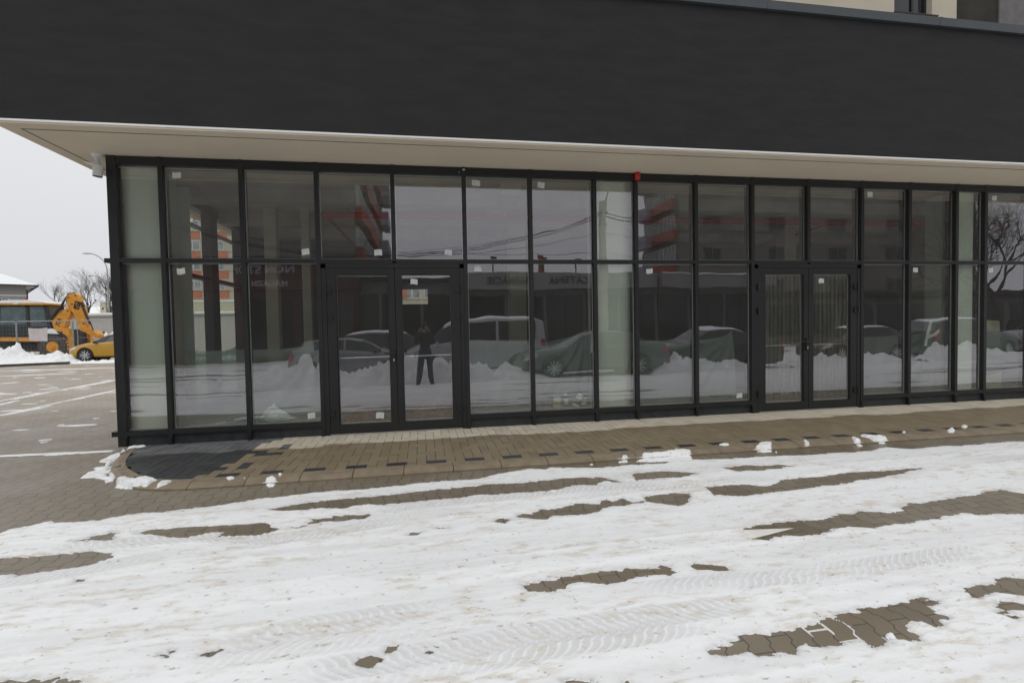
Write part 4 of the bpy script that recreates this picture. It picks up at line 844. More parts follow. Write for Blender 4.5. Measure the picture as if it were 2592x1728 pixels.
def make_car(kind, label, cat, body, x, y, rz, group, snow=False, name='parked_car'):
    P = PROF[kind]; z0 = road_z(y)
    root = empty(name, label, cat, (x, y, z0), rz, group)
    st = np.array(P['st']); L = P['L']
    def S(u, t):
        """u = distance from the nose, t = 0 sill .. 1 roof centre"""
        top, belt, hw = (np.interp(u, st[:,0], st[:,q]) for q in (1, 2, 3))
        belt = min(belt, top-.015); cab = max(0, min(1, (top-belt-.08)/.25))
        pts = [(0, .0, .24), (.1, hw*.90, .24), (.18, hw*.975, .30), (.36, hw, .24+(belt-.24)*.5), (.52, hw*.985, belt-.05), (.56, hw*.96, belt)]
        re = hw*(.93-.20*cab); rz_ = belt+(top-belt)*(.55+.33*cab)
        pts += [(.80, re+(.0), rz_), (.86, re*.90, belt+(top-belt)*(.80+.15*cab)), (1.0, 0, top)]
        T = [p[0] for p in pts]
        return L/2-u, float(np.interp(t, T, [p[1] for p in pts])), float(np.interp(t, T, [p[2] for p in pts]))
    us = sorted(set(list(np.linspace(0, L, 44))+list(st[:,0]))); ts = [0,.1,.18,.27,.36,.45,.52,.56,.62,.68,.74,.80,.83,.86,.91,.96,1.0]
    mb = MB(); nu, nt_ = len(us), len(ts)
    ring = [(t, 1) for t in ts]+[(t, -1) for t in ts[-2:0:-1]]; nr = len(ring)
    for u in us:
        for t, sg in ring: a = S(u, t); mb.v.append((a[0], a[1]*sg, a[2]))
    for i in range(nu-1):
        for q in range(nr): mb.f.append((i*nr+q, (i+1)*nr+q, (i+1)*nr+(q+1)%nr, i*nr+(q+1)%nr)); mb.mi.append(0)
    mb.f.append(tuple(range(nr))); mb.mi.append(0); mb.f.append(tuple((nu-1)*nr+q for q in range(nr-1,-1,-1))); mb.mi.append(0)
    bo = mb.build('body', body, None)
    # wheel arches
    rw_ = .335 if kind != 'van' else .35
    cutm = MB()
    for wx in P['wb']:
        for sg in (-1, 1):
            c = (L/2-wx, sg*.62, rw_); cutm.tube([(c[0], sg*.60, c[2]), (c[0], sg*1.3, c[2])], rw_+.055, 28)
    co = cutm.build('cut', body, None)
    md = bo.modifiers.new('b', 'BOOLEAN'); md.object = co; md.operation = 'DIFFERENCE'; md.solver = 'EXACT'
    dg = bpy.context.evaluated_depsgraph_get(); me2 = bpy.data.meshes.new_from_object(bo.evaluated_get(dg))
    bo.modifiers.clear(); old = bo.data; bo.data = me2; me2.name = 'body'; bpy.data.meshes.remove(old); bpy.data.objects.remove(co)
    me2.materials.clear(); me2.materials.append(body)
    for pg in me2.polygons: pg.use_smooth = True; pg.material_index = 0
    try: me2.set_sharp_from_angle(angle=math.radians(28))
    except Exception: pass
    bo.parent = root
    f_ = MB()
    for sg in (-1, 1):
        for wx in P['wb']: f_.tube([(L/2-wx, sg*.55, rw_), (L/2-wx, sg*.61, rw_)], rw_+.07, 20)
    f_.box(-L/2+.15, L/2-.15, -.6, .6, .17, .26); f_.build('underbody', m_black, root)
    def patch(nm, u0, u1, t0, t1, sg, off=.006, m_=m_glassd, slant=0, both=False, par=root):
        g = MB()
        def fn(a, b):
            u = u0+(u1-u0)*a+slant*(b); t = t0+(t1-t0)*b; p = Vector(S(u, t)); e1 = Vector(S(u+.01, t)); e2 = Vector(S(u, t+.01))
            n_ = (e1-p).cross(e2-p); n_ = n_.normalized() if n_.length > 1e-9 else Vector((0,1,0))
            if n_.y < 0 or (abs(n_.y) < .1 and n_.z < 0): n_ = -n_
            q = p+n_*off; return (q.x, q.y*sg, q.z)
        g.grid(fn, 8, 6)
        if both:
            o = len(g.v); g.v += [(v[0], -v[1], v[2]) for v in g.v]; g.f += [tuple(o+i for i in reversed(f__)) for f__ in g.f]; g.mi += [0]*len(g.f[len(g.mi):])
        return g.build(nm, m_, par, smooth=True)
    for (a, b) in P['sw']:
        for sg in (-1, 1): patch('side_window', a, b, .585, .785, sg)
    patch('windscreen', P['ws'][0]+.05, P['ws'][1]-.02, .60, 1.0, 1, both=True)
    if P['rw']: patch('rear_window', P['rw'][0]+.02, P['rw'][1]-.03, .68, 1.0, 1, both=True)
    for sg in (-1, 1):
        patch('headlight', .04, .42, .50, .70, sg, m_=m_lampc); patch('tail_light', L-.22, L-.04, .42, .60, sg, m_=m_lampr)
        g = MB(); mu = P['sw'][0][0]+.08; p = S(mu, .57); g.ball((p[0]+.04, sg*(p[1]+.10), p[2]+.05), .06, .09, .065); g.box(p[0]-.01, p[0]+.03, sg*(p[1]-.03), sg*(p[1]+.06), p[2], p[2]+.03); g.build('wing_mirror', m_black if kind == 'hatch' else body, root, smooth=False)
        for a, b in P['sw'][:2]:
            g = MB(); p = S(b-.12, .50); g.box(p[0]-.09, p[0]+.09, sg*(p[1]-.01), sg*(p[1]+.022), p[2]-.015, p[2]+.012); g.build('door_handle', body, root)
            g = MB(); pts = [Vector(S(b+.03, t)) for t in (.16,.25,.36,.46,.56)]; g.tube([(q.x, sg*(q.y+.001), q.z) for q in pts], .005, 4); g.build('door_gap', m_black, root)
    g = MB(); g.grid(lambda a, b: (S(.012,.3)[0]+.004, (a-.5)*.9, .36+b*.14), 4, 2); g.build('grille', m_black, root)
    for wx in P['wb']:
        for sg in (-1, 1):
            c = L/2-wx; yw = P['Wd']/2-.01
            g = MB(); r = rw_
            g.tube([(c, sg*(yw-.22), r), (c, sg*(yw-.20), r), (c, sg*(yw-.02), r), (c, sg*yw, r)], [r-.03, r, r, r-.035], 28, cap=True); w_ = g.build('wheel', m_tyre, root, smooth=False)
            g = MB(); R = r*.70
            g.cur = 1; g.tube([(c, sg*(yw+.001), r), (c, sg*(yw+.0015), r)], R, 28); g.cur = 0
            g.tube([(c, sg*(yw+.002), r), (c, sg*(yw+.010), r)], [R*.22]*2, 14)
            for q in range(5):
                for dd in (-.13, .13):
                    a = 2*math.pi*q/5+dd; a2 = 2*math.pi*q/5+dd*2.1
                    p1 = (c+R*.15*math.cos(a), r+R*.15*math.sin(a)); p2 = (c+R*.97*math.cos(a2*1.0), r+R*.97*math.sin(a2))
                    dx, dz = p2[0]-p1[0], p2[1]-p1[1]; l = math.hypot(dx, dz); nx, nz = -dz/l*.017, dx/l*.017
                    g.prism_y([(p1[0]+nx,p1[1]+nz),(p1[0]-nx,p1[1]-nz),(p2[0]-nx*1.3,p2[1]-nz*1.3),(p2[0]+nx*1.3,p2[1]+nz*1.3)], sg*(yw+.003), sg*(yw+.012))
            g.build('rim', [m_rim, m_black], w_)
    if snow:
        g = MB(); uu = [u for u in us if P['ws'][1]-.05 <= u <= (P['rw'][0] if P['rw'] else L-.15)]
        def fn(a, b):
            u = uu[0]+(uu[-1]-uu[0])*a; t = .86+.14*(1-abs(b*2-1)); p = S(u, t); sg = -1 if b < .5 else 1
            ed = min(1, 8*a, 8*(1-a))*min(1, 6*b, 6*(1-b))
            return (p[0], p[1]*sg, p[2]+.045*ed+.006*math.sin(u*9)*ed-.004)
        g.grid(fn, 16, 12); g.build('roof_snow', m_snowcap, root, smooth=True)
    return root
GC = 'cars parked around the lot'
make_car('hatch', 'mustard yellow hatchback parked nose to the left by the snow heap', 'car', paint('mustard_paint', (.47,.26,.022)), -15.25, 29.4, math.pi, GC)
R_ = 2*D
# parked row behind the photographer, seen mirrored in the glass
make_car('hatch', 'silver hatchback parked behind the snow bank, mirrored in the first door', 'car', paint('silver_paint', (.27,.28,.29)), -2.2, -3.75, 0, GC)
make_car('suv', 'dark off-road car parked behind the silver hatchback, mirrored above its roof', 'car', paint('dark_blue_paint', (.03,.035,.045)), -1.0, -6.6, 0, GC, True)
make_car('van', 'white minibus with dark windows, mirrored right of the first door', 'minibus', paint('white_paint', (.42,.43,.44)), 1.95, -5.4, math.pi, GC, True, 'parked_minibus')
make_car('sedan', 'grey saloon parked close to the kerb lane, mirrored around the pale pillar', 'car', paint('grey_paint', (.085,.087,.09)), 5.35, -1.9, math.pi*.999, GC)
make_car('sedan', 'black saloon with a snowy roof, mirrored left of the second door', 'car', paint('black_paint', (.012,.012,.014)), 9.9, -2.6, math.pi, GC, True)
make_car('hatch', 'dark hatchback with a snowy roof, mirrored in the second door', 'car', paint('wine_paint', (.035,.02,.02)), 17.2, -4.2, math.pi, GC, True)
make_car('suv', 'grey off-road car with a snowy roof, mirrored right of the second door', 'car', paint('graphite_paint', (.035,.037,.04)), 22.8, -4.4, 0, GC, True)
make_car('sedan', 'silver saloon at the right end of the mirrored row', 'car', paint('silver_paint', (.27,.28,.29)), 29.0, -5.0, 0, GC, True)
# ================================================================ SNOW BANKS
GP = 'ploughed heaps of snow'
snow_pile('snow_bank', 'long ploughed snow bank behind the photographer, mirrored in the glass', [(-6.6,.05),(-5.6,.25),(-4.6,.35),(-4.0,.62),(-3.2,.68),(-2.6,.45),(-2.2,.30),(-1.5,.60),(-.6,.66),(.3,.64),(1.1,.66),(1.7,.55),(2.1,.3),(2.5,.42),(3.3,.2),(3.9,.03)], -1.35, .80, 3, -.26, GP)
snow_pile('snow_bank', 'short snow bank mirrored in the two panes left of the second door', [(7.0,.05),(7.5,.55),(8.2,.5),(9.0,.35),(10.4,.28),(11.2,.05)], -1.35, .6, 21, -.26, GP)
snow_pile('snow_bank', 'snow bank mirrored in the second door', [(12.6,.05),(13.4,.35),(15,.4),(16.5,.3),(17.5,.05)], -1.8, .7, 33, -.27, GP)
snow_pile('snow_bank', 'snow bank mirrored right of the second door', [(18.4,.05),(19,.6),(21.0,.55),(22.2,.2),(24,.3),(27,.25),(30,.05)], -2.2, .8, 41, -.29, GP)
snow_pile('snow_heap', 'broad dirty snow heap in front of the yellow digger', [(-24,.5),(-21.5,.7),(-20.2,.65),(-19.6,.9),(-19.0,.86),(-18.4,.5),(-17.9,.5),(-17.5,.62),(-17.0,.5),(-16.7,.2),(-16.5,.05)], 28.1, 1.5, 5, -.1, GP)
snow_pile('snow_heap', 'tall snow heap behind the digger arm', [(-20.2,.3),(-19.2,1.45),(-18.5,1.35),(-17.6,.9),(-16.2,.5),(-14,.3)], 33.6, 1.7, 15, -.1, GP)
snow_pile('snow_ridge', 'low ridge of snow along the wheels of the yellow car', [(-17.6,.02),(-16.4,.06),(-15.4,.10),(-14.4,.16),(-12,.2),(-9,.2)], 27.6, .5, 25, -.06, GP)
f = MB()
prev = None
for i in range(40):
    t = i/39; x_ = -25+8.6*t; y_ = 23.6+3.6*t
    if prev: f.add([(prev[0],prev[1],-.06),(x_,y_,-.06),(x_,y_+.15,-.06),(prev[0],prev[1]+.15,-.06),(prev[0],prev[1],.06),(x_,y_,.06),(x_,y_+.15,.06),(prev[0],prev[1]+.15,.06)], [(4,5,6,7),(0,1,5,4),(2,3,7,6),(0,4,7,3),(1,2,6,5)])
    prev = (x_, y_)
tag(f.build('lot_kerb', mat('dark_kerb', (.07,.062,.052), .9)), kind='structure')
# ================================================================ DIGGER
m_yel2 = mat('digger_yellow', (.66,.29,.03), .55, var=.16, vs=4); m_dk = mat('digger_black', (.03,.03,.032), .6, var=.3); m_cabg = mat('cab_glass', (.085,.12,.13), .08, var=.35, vs=2)
YD = 31.0
dig = empty('backhoe_digger', 'orange yellow backhoe digger with a folded rear arm behind the fence', 'digger', (-21.0, YD+1.1, -.05))
dig_off = Vector((21.0, -(YD+1.1), .05))
def dp(mb, name, m_, par=None, **kw):
    """part modelled in world coordinates, moved into the digger's frame"""
    mb.v = [tuple(Vector(v)+dig_off) for v in mb.v]
    return mb.build(name, m_, par or dig, **kw)
f = MB(); f.box(-25.4,-18.95,YD+.35,YD+1.85,.45,1.05); dp(f,'chassis',m_dk)
f = MB(); f.prism_y([(-25.4,1.0),(-21.25,1.0),(-21.2,1.75),(-21.6,1.85),(-24.9,1.62),(-25.4,1.5)], YD+.45, YD+1.75); dp(f,'engine_hood',m_yel2,bevel=.03)
f = MB(); f.prism_y([(-21.3,1.05),(-19.5,1.05),(-19.45,1.30),(-21.3,1.25)], YD+.05, YD+2.15); dp(f,'step_box',m_dk)
f = MB(); f.prism_y([(-21.75,1.05),(-20.0,.98),(-20.0,1.2),(-21.75,1.25)], YD-.02, YD+.3); dp(f,'side_skirt',m_yel2)
# cab frame
f = MB()
for xa, xb, xa2, xb2 in ((-22.05,-21.93,-21.9,-21.78),(-20.62,-20.48,-20.62,-20.48),(-19.60,-19.42,-19.78,-19.62)):
    for yy in (YD+.1, YD+1.30): f.add([(xa,yy,1.2),(xb,yy,1.2),(xb2,yy,2.95),(xa2,yy,2.95),(xa,yy+.12,1.2),(xb,yy+.12,1.2),(xb2,yy+.12,2.95),(xa2,yy+.12,2.95)], [(0,1,2,3),(4,7,6,5),(0,4,5,1),(1,5,6,2),(2,6,7,3),(3,7,4,0)])
f.box(-21.95,-19.5,YD+.1,YD+1.42,1.12,1.24); f.box(-21.8,-19.65,YD+.1,YD+1.42,2.84,2.95)
f.prism_y([(-20.5,1.2),(-19.45,1.2),(-19.55,1.82),(-20.5,1.78)], YD+.11, YD+.2)
dp(f,'cab_frame',m_dk)
f = MB(); f.prism_y([(-22.0,3.00),(-21.9,2.93),(-19.62,2.90),(-19.50,2.94),(-19.55,3.02),(-20.3,3.06),(-21.6,3.07)], YD-.02, YD+1.5); rf_ = dp(f,'cab_roof',m_yel2,bevel=.03)
f = MB(); f.prism_y([(-21.95,3.015),(-19.56,3.0),(-19.70,3.10),(-20.3,3.18),(-21.5,3.19),(-21.9,3.12)], YD-.03, YD+1.47); dp(f,'roof_snow',m_snowcap,rf_,bevel=.03)
f = MB(); f.cyl((-20.75,YD+.4,3.18),(-20.75,YD+.4,3.30),.07,12); dp(f,'warning_beacon',m_red,rf_)
f = MB(); f.box(-21.05,-20.85,YD-.05,YD-.02,2.96,3.05); dp(f,'work_light',m_white,rf_)
f = MB(); f.prism_y([(-21.9,1.9),(-20.62,1.9),(-20.62,2.84),(-21.80,2.84)], YD+.14, YD+.15); dp(f,'front_side_window',m_cabg)
f = MB(); f.prism_y([(-20.48,1.78),(-19.60,1.80),(-19.78,2.84),(-20.48,2.84)], YD+.14, YD+.15); dp(f,'door_window',m_cabg)
f = MB(); f.prism_y([(-21.9,1.25),(-20.62,1.25),(-20.62,1.9),(-21.9,1.9)], YD+.13, YD+.16); dp(f,'lower_window',mat('dark_cab_glass',(.02,.03,.03),.1))
f = MB(); f.add([(-19.43,YD+.15,1.3),(-19.43,YD+1.35,1.3),(-19.63,YD+1.35,2.86),(-19.63,YD+.15,2.86)],[(0,1,2,3)]); dp(f,'rear_window',mat('brownish_window',(.12,.10,.06),.15))
f = MB(); f.box(-21.2,-20.8,YD+.9,YD+1.4,1.1,2.25); f.box(-20.95,-20.8,YD+.9,YD+1.4,1.6,2.5); dp(f,'driver_seat',m_dk)
f = MB(); f.cyl((-20.18,YD+.5,2.62),(-20.18,YD+.53,2.62),.14,16); dp(f,'work_lamp_disc',m_black)
m_dty = mat('muddy_tyre', (.085,.078,.072), .9, var=.3, vs=8)
# rear wheels, fender
for yy in (YD-.02, YD+1.75):
    f = MB(); f.tube([(-19.38,yy,.68),(-19.38,yy+.05,.68),(-19.38,yy+.42,.68),(-19.38,yy+.46,.68)], [.60,.70,.70,.60], 28)
    for q in range(24):
        a = 2*math.pi*q/24; n0 = len(f.v); f.box(.70,.76,-.0,.22,-.035,.035)
        f.xf(Matrix.Translation((-19.38,yy+.02,.68))@Matrix.Rotation(a,4,'Y'), n0)
    w_ = dp(f,'wheel',m_dty)
    f = MB(); f.tube([(-19.38,yy-.005,.68),(-19.38,yy+.04,.68)], [.29,.27], 24); f.tube([(-19.38,yy-.03,.68),(-19.38,yy,.68)], [.12,.14], 12); dp(f,'rim',m_yel2,w_)
    f = MB(); f.tube([(-23.9,yy+.05,.48),(-23.9,yy+.10,.48),(-23.9,yy+.40,.48)], [.42,.52,.52], 24); w_ = dp(f,'wheel',m_tyre)
    f = MB(); f.tube([(-23.9,yy+.03,.48),(-23.9,yy+.06,.48)], .26, 20); dp(f,'rim',m_yel2,w_)
f = MB()
arc = [(-19.42+.86*math.cos(a), .76+.80*math.sin(a)) for a in np.linspace(math.radians(25), math.radians(140), 12)]
arc2 = [(-19.42+.78*math.cos(a), .72+.76*math.sin(a)) for a in np.linspace(math.radians(140), math.radians(25), 12)]
f.prism_y(arc+arc2, YD-.08, YD+.5); fe = dp(f,'fender',m_dk)
f = MB(); f.prism_y([(p[0],p[1]+.01) for p in arc[3:]]+[(-19.6,1.64),(-19.3,1.72),(-19.05,1.62)][::-1] if False else [(-19.85,1.42),(-19.0,1.36),(-19.15,1.52),(-19.4,1.66),(-19.65,1.60)], YD-.09, YD+.45); dp(f,'fender_snow',m_snowcap,fe)
# rear arm
ya, yb_ = YD+.05, YD+.45
f = MB(); f.prism_y([(-19.37,2.21),(-18.9,2.60),(-18.57,2.80),(-18.49,2.53),(-18.53,2.33),(-18.72,2.06),(-18.83,1.66),(-18.95,1.46),(-19.27,1.50),(-19.40,2.0)], ya, yb_); boom = dp(f,'boom',m_yel2,bevel=.02)
f = MB(); f.prism_y([(-18.63,2.80),(-18.70,3.27),(-18.63,3.43),(-18.45,3.53),(-18.22,3.50),(-18.12,3.40),(-18.03,3.06),(-17.89,2.72),(-17.85,2.25),(-17.76,1.50),(-17.86,1.42),(-18.12,1.53),(-18.35,2.39),(-18.49,2.59)], ya+.03, yb_-.03); dipr = dp(f,'dipper_arm',m_yel2,bevel=.02)
f = MB(); f.tube([(-19.42,ya-.03,2.14),(-18.95,ya-.03,2.8)], .075, 10); f.tube([(-18.95,ya-.03,2.8),(-18.68,ya-.03,3.25)], .04, 8); f.tube([(-19.0,ya+.1,2.65),(-18.75,ya+.1,3.3),(-18.6,ya+.1,3.52),(-18.3,ya+.1,3.55)], .03, 8); dp(f,'hydraulic_cylinder',m_dk)
f = MB(); f.tube([(-17.97,ya-.02,3.02),(-17.70,ya-.02,2.2),(-17.56,ya-.02,1.85)], .06, 10); f.tube([(-17.57,ya,1.9),(-17.45,ya,1.5)], .03, 8); f.tube([(-18.1,ya+.1,3.0),(-17.98,ya+.1,3.06),(-17.86,ya+.1,2.8)], .03, 8); dp(f,'hydraulic_cylinder',m_dk)
f = MB(); f.prism_y([(-17.80,1.46),(-17.43,1.52),(-17.22,1.30),(-17.20,1.18),(-17.34,1.10),(-17.40,1.25),(-17.62,1.30)], ya-.1, yb_+.1)
for q in range(4): f.prism_y([(-17.30,1.16),(-17.24,1.16),(-17.27,.98)], ya-.08+q*.16, ya-.03+q*.16)
dp(f,'bucket',m_yel2)
for a_, b2 in ((.02,.3),(1.8,2.08)): f = MB(); f.box(-18.92,-18.60,YD+a_,YD+b2,.42,1.66); dp(f,'stabiliser_leg',m_yel2,bevel=.02)
f = MB(); f.box(-18.98,-18.80,YD+.3,YD+1.8,.7,1.6); dp(f,'rear_frame',m_dk)
f = MB()
for cx, cz in ((-18.58,3.30),(-18.24,3.40),(-18.42,2.95),(-18.62,2.58),(-17.92,1.9)): f.cyl((cx,ya+.02,cz),(cx,ya-.015,cz),.035,10)
dp(f,'pivot_pin',m_dk)
f = MB(); o_ = len(f.v); f.box(-.14,.14,-.006,.0,-.21,.21); f.xf(Matrix.Translation((-18.19,ya+.028,2.88))@Matrix.Rotation(math.radians(-13),4,'Y').inverted()); pl_ = dp(f,'black_plate',m_black,dipr)
def wtext(txt, size, xa_, ya_, loc, name, m_, par, off=Vector((0,0,0)), **kw): return text_mesh(txt, size, rot_to(xa_, ya_, Vector(loc)+off), name, m_, par, **kw)
an = math.radians(62)
wtext('JCB', .26, (math.cos(an),0,math.sin(an)), (-math.sin(an),0,math.cos(an)), (-19.08,ya-.004,2.0), 'lettering', m_black, boom, dig_off, extrude=.003, bold=.006)
an = math.radians(-77)
wtext('3CX', .17, (math.cos(an),0,math.sin(an)), (-math.sin(an),0,math.cos(an)), (-18.19,ya+.018,2.88), 'lettering', m_yel2, pl_, dig_off, extrude=.002)
wtext('JCB', .34, (1,0,.05), (-.05,0,1), (-21.75,YD+.445,1.42), 'lettering', m_black, dig, dig_off, extrude=.003, bold=.006)
# ================================================================ FENCE, HUT, HOUSE, LAMPS, TREES
m_galv = mat('galvanised_tube', (.33,.34,.35), .4, metal=.4, var=.15); m_banner = mat('faded_banner', (.55,.50,.50), .6, var=.08, vs=5)
def fence(x0, x1, y, label):
    e_ = empty('site_fence', label, 'fence', ((x0+x1)/2, y, -.05), 0, 'mesh fence panels round the digger'); w = (x1-x0)/2
    f = MB(); r = .07
    f.tube([(-w,0,.05),(-w,0,1.95),(-w+.03,0,2.04),(-w+.10,0,2.08),(w-.10,0,2.08),(w-.03,0,2.04),(w,0,1.95),(w,0,.05)], .022, 8); f.tube([(-w,0,.25),(w,0,.25)], .012, 6); f.tube([(-w,0,1.2),(w,0,1.15)], .007, 6); f.build('tube_frame', m_galv, e_)
    f = MB(); n = int(2*w/.14)
    for i in range(1, n): xx = -w+2*w*i/n; f.tube([(xx,0,.25),(xx,0,2.07)], .0016, 3, cap=False)
    for i in range(1, 9): f.tube([(-w,.003,.25+.2*i),(w,.003,.25+.2*i)], .0016, 3, cap=False)
    f.build('wire_mesh', m_galv, e_)
    f = MB(); f.box(-w-.3,-w+.3,-.12,.12,0,.13); f.box(w-.3,w+.3,-.12,.12,0,.13); f.build('foot_block', m_conc, e_)
fence(-20.05,-17.55,29.6,'wire fence panel in front of the digger cab carrying the pink banner')
fence(-22.6,-20.15,29.7,'wire fence panel at the left edge of the photo')
fence(-17.45,-15.0,29.75,'wire fence panel behind the yellow car')
f = MB(); f.grid(lambda u, v: (-19.50+.80*u+.05*v*(u-.5), 29.56-.01*math.sin(u*6), 1.06+.64*v-.04*math.sin(math.pi*u)*v-.05*u*(1-v)), 10, 6)
tag(f.build('fence_banner', m_banner), 'faded pink banner sheet tied to the fence in front of the digger', 'banner')
f = MB(); f.tube([(-17.5,29.5,-.05),(-17.5,29.5,2.0)], .035, 8); tag(f.build('steel_post', mat('dull_green_post',(.22,.26,.22),.5)), 'grey green steel post beside the nose of the yellow car', 'post')
f = MB(); f.box(-16.64,-16.52,22.6,22.72,-.05,1.35); 
tag(f.build('marker_post', mat('dull_red_post',(.22,.03,.03),.6)), 'dark red marker post at the left edge of the lot', 'post')
m_hut = mat('hut_panel', (.46,.45,.43), .6, var=.05)
e_ = empty('site_hut', 'long pale site hut with a snowy flat roof behind the digger arm', 'hut', (-19.5, 43, -.05))
f = MB(); f.box(-6.2,7,0,3,0,2.65)
for q in range(12): f.box(-6.2+q*1.1,-6.16+q*1.1,-.012,0,0.05,2.6)
f.build('hut_wall', m_hut, e_)
f = MB(); f.box(-6.35,7.1,-.15,3.1,2.66,2.74); f.build('roof_edge', m_hut, e_)
f = MB(); f.box(-6.3,7.05,-.12,3.05,2.741,2.90); f.build('roof_snow', m_snowcap, e_, bevel=.04)
f = MB(); f.box(-3.1,-2.0,-.06,-.013,0.05,2.35); d_ = f.build('door', m_white, e_)
f = MB(); f.box(-2.95,-2.12,-.075,-.061,.1,2.25); f.build('door_leaf', mat('turquoise_paint',(.03,.45,.47),.4), d_)
f = MB(); f.box(-5.3,-4.9,-.05,-.013,.9,1.5); f.box(-4.1,-3.8,-.05,-.013,1.2,1.5); f.build('window', m_glassd, e_)
# house
e_ = empty('grey_house', 'grey two storey house with a snow covered hipped roof at the left edge', 'house', (-34.3, 52, -.05), math.radians(37))
m_hs = mat('grey_house_wall', (.34,.335,.345), .8, var=.04, vs=.5)
f = MB(); f.box(-14.5,0,0,12,0,5.72); f.build('wall', m_hs, e_)
f = MB(); f.box(-14.52,.02,-.03,12.02,4.75,4.87); f.build('string_course', m_white, e_)
f = MB(); f.add([(-15.2,-.7,5.70),(.7,-.7,5.70),(.7,12.7,5.70),(-15.2,12.7,5.70),(-10,5.8,8.4),(-4.5,5.8,8.4)],[(0,1,5,4),(1,2,5),(2,3,4,5),(3,0,4),(0,3,2,1)]); rf_ = f.build('roof', m_snowcap, e_)
f = MB(); f.box(-15.2,.72,-.76,-.70,5.62,5.73); f.box(.7,.76,-.7,12.7,5.62,5.73); f.tube([(.7,-.7,5.62),(.4,-.3,5.42),(.02,-.02,5.3),(.02,-.02,.1)], .05, 8); f.build('gutter', m_dk, rf_)
for xx in (-1.6, -4.9, -8.2, -11.5):
    f = MB(); f.box(xx-.45,xx+.45,-.03,.03,3.6,4.55); w_ = f.build('window', m_white, e_)
    f = MB(); f.box(xx-.4,xx-.03,-.045,-.031,3.66,4.5); f.box(xx+.03,xx+.4,-.045,-.031,3.66,4.5); f.build('pane', m_glassd, w_)
# lamps
def lamp(x, y, h, label, rz):
    e_ = empty('street_lamp', label, 'street lamp', (x, y, -.05), rz, 'curved street lamps by the road')
    f = MB(); f.tube([(0,0,0),(0,0,h*.78)]+[(-.9*h*.19*(1-math.cos(a))*1.0, 0, h*.78+h*.17*math.sin(a)) for a in np.linspace(.15,1.35,8)], [.075,.05]+[.04]*8, 8); f.build('lamp_post', m_galv, e_)
    a = 1.35; tx, tz = -.9*h*.19*(1-math.cos(a)), h*.78+h*.17*math.sin(a)
    f = MB(); f.prism_y([(tx+.05,tz),(tx-.1,tz+.04),(tx-.55,tz+.03),(tx-.6,tz-.03),(tx-.05,tz-.04)], -.1, .1); f.build('lamp_head', m_galv, e_)
lamp(-25.75, 48, 8.45, 'tall curved street lamp beside the corner of the shop', 0)
lamp(-37.8, 70, 8.8, 'farther street lamp whose head shows below the tall one', 0)
m_bark = mat('bark', (.075,.062,.055), .9, var=.25, vs=5)
def bare_tree(x, y, h, label, seed, zb=-.05, depth=5, spread=.55, group='bare winter trees', cat='tree', thick=1.0):
    rn = random.Random(seed); e_ = empty('bare_tree', label, cat, (x, y, zb), 0, group)
    tr, cr_ = MB(), MB()
    def grow(p, d, l, r, lv):
        q = p; pts = [p]; rs = [r]
        for i in range(3):
            d = (d+Vector((rn.uniform(-.16,.16), rn.uniform(-.16,.16), rn.uniform(-.05,.12)))).normalized(); q = q+d*l/3; pts.append(q); rs.append(r*(1-.15*(i+1)))
        (tr if lv < 2 else cr_).tube(pts, rs, 6 if lv < 2 else 3, cap=False)
        if lv >= depth: return
        n = rn.choice((2,3,3)) if lv < 2 else rn.choice((2,3))
        for i in range(n+(1 if lv in (1,2,3) else 0)):
            a = rn.uniform(0, 2*math.pi); s_ = spread*rn.uniform(.6,1.35)
            o1 = d.orthogonal().normalized(); o2 = d.cross(o1); nd = (d+(o1*math.cos(a)+o2*math.sin(a))*s_+Vector((0,0,.08))).normalized()
            st_ = pts[rn.choice((2,3,3))]
            grow(st_, nd, l*rn.uniform(.62,.82), r*.56, lv+1)
    grow(Vector((0,0,-.1)), Vector((0,0,1)), h*.27, h*.014*thick, 0)
    tr.build('trunk', m_bark, e_, smooth=True); cr_.build('crown', m_bark, e_)
    return e_
for i, (x, y, h, lab) in enumerate([(-37.3,60,9.0,'small bare tree just right of the grey house'),(-35.2,62,9.5,'bare tree between the grey house and the digger arm'),(-32.9,61,10.5,'bare tree behind the bend of the digger arm'),(-31.6,60,10.5,'bare tree touching the corner of the shop front'),(-34.0,66,9.5,'bare tree behind the street lamp')]):
    bare_tree(x, y, h, lab, 20+i, depth=6, thick=1.0)
f = MB()
rr = random.Random(8)
for q in range(1600):
    u = rr.uniform(0,1); cx = -31.2+rr.gauss(0,.8); cz = 3.2+rr.gauss(0,.75); cy = 62+rr.gauss(0,.8); s_ = .12
    d1 = Vector((rr.gauss(0,1),rr.gauss(0,1),rr.gauss(0,1))).normalized()*s_; d2 = d1.orthogonal().normalized()*s_*.5
    c = Vector((cx,cy,cz)); f.add([c-d1-d2,c+d1-d2,c+d1+d2,c-d1+d2],[(0,1,2,3)])
f.tube([(-31.2,62,-.05),(-31.2,62,3)], .1, 6)
tag(f.build('fir_tree', mat('dark_fir',(.035,.05,.04),.9)), 'small dark evergreen beside the street lamp pole', 'tree')
# snowy hill behind
f = MB()
def hf(u, v):
    x = -190+205*u; y = 66+80*v; e = min(1, u*5, (1-u)*3)
    return (x, y, -.3+(8.2*v**.8)*e+.5*float(fbm(np.array(x*.03), np.array(y*.03), 3)))
f.grid(hf, 60, 20); tag(f.build('snowy_hill', mpile, smooth=True), kind='structure')
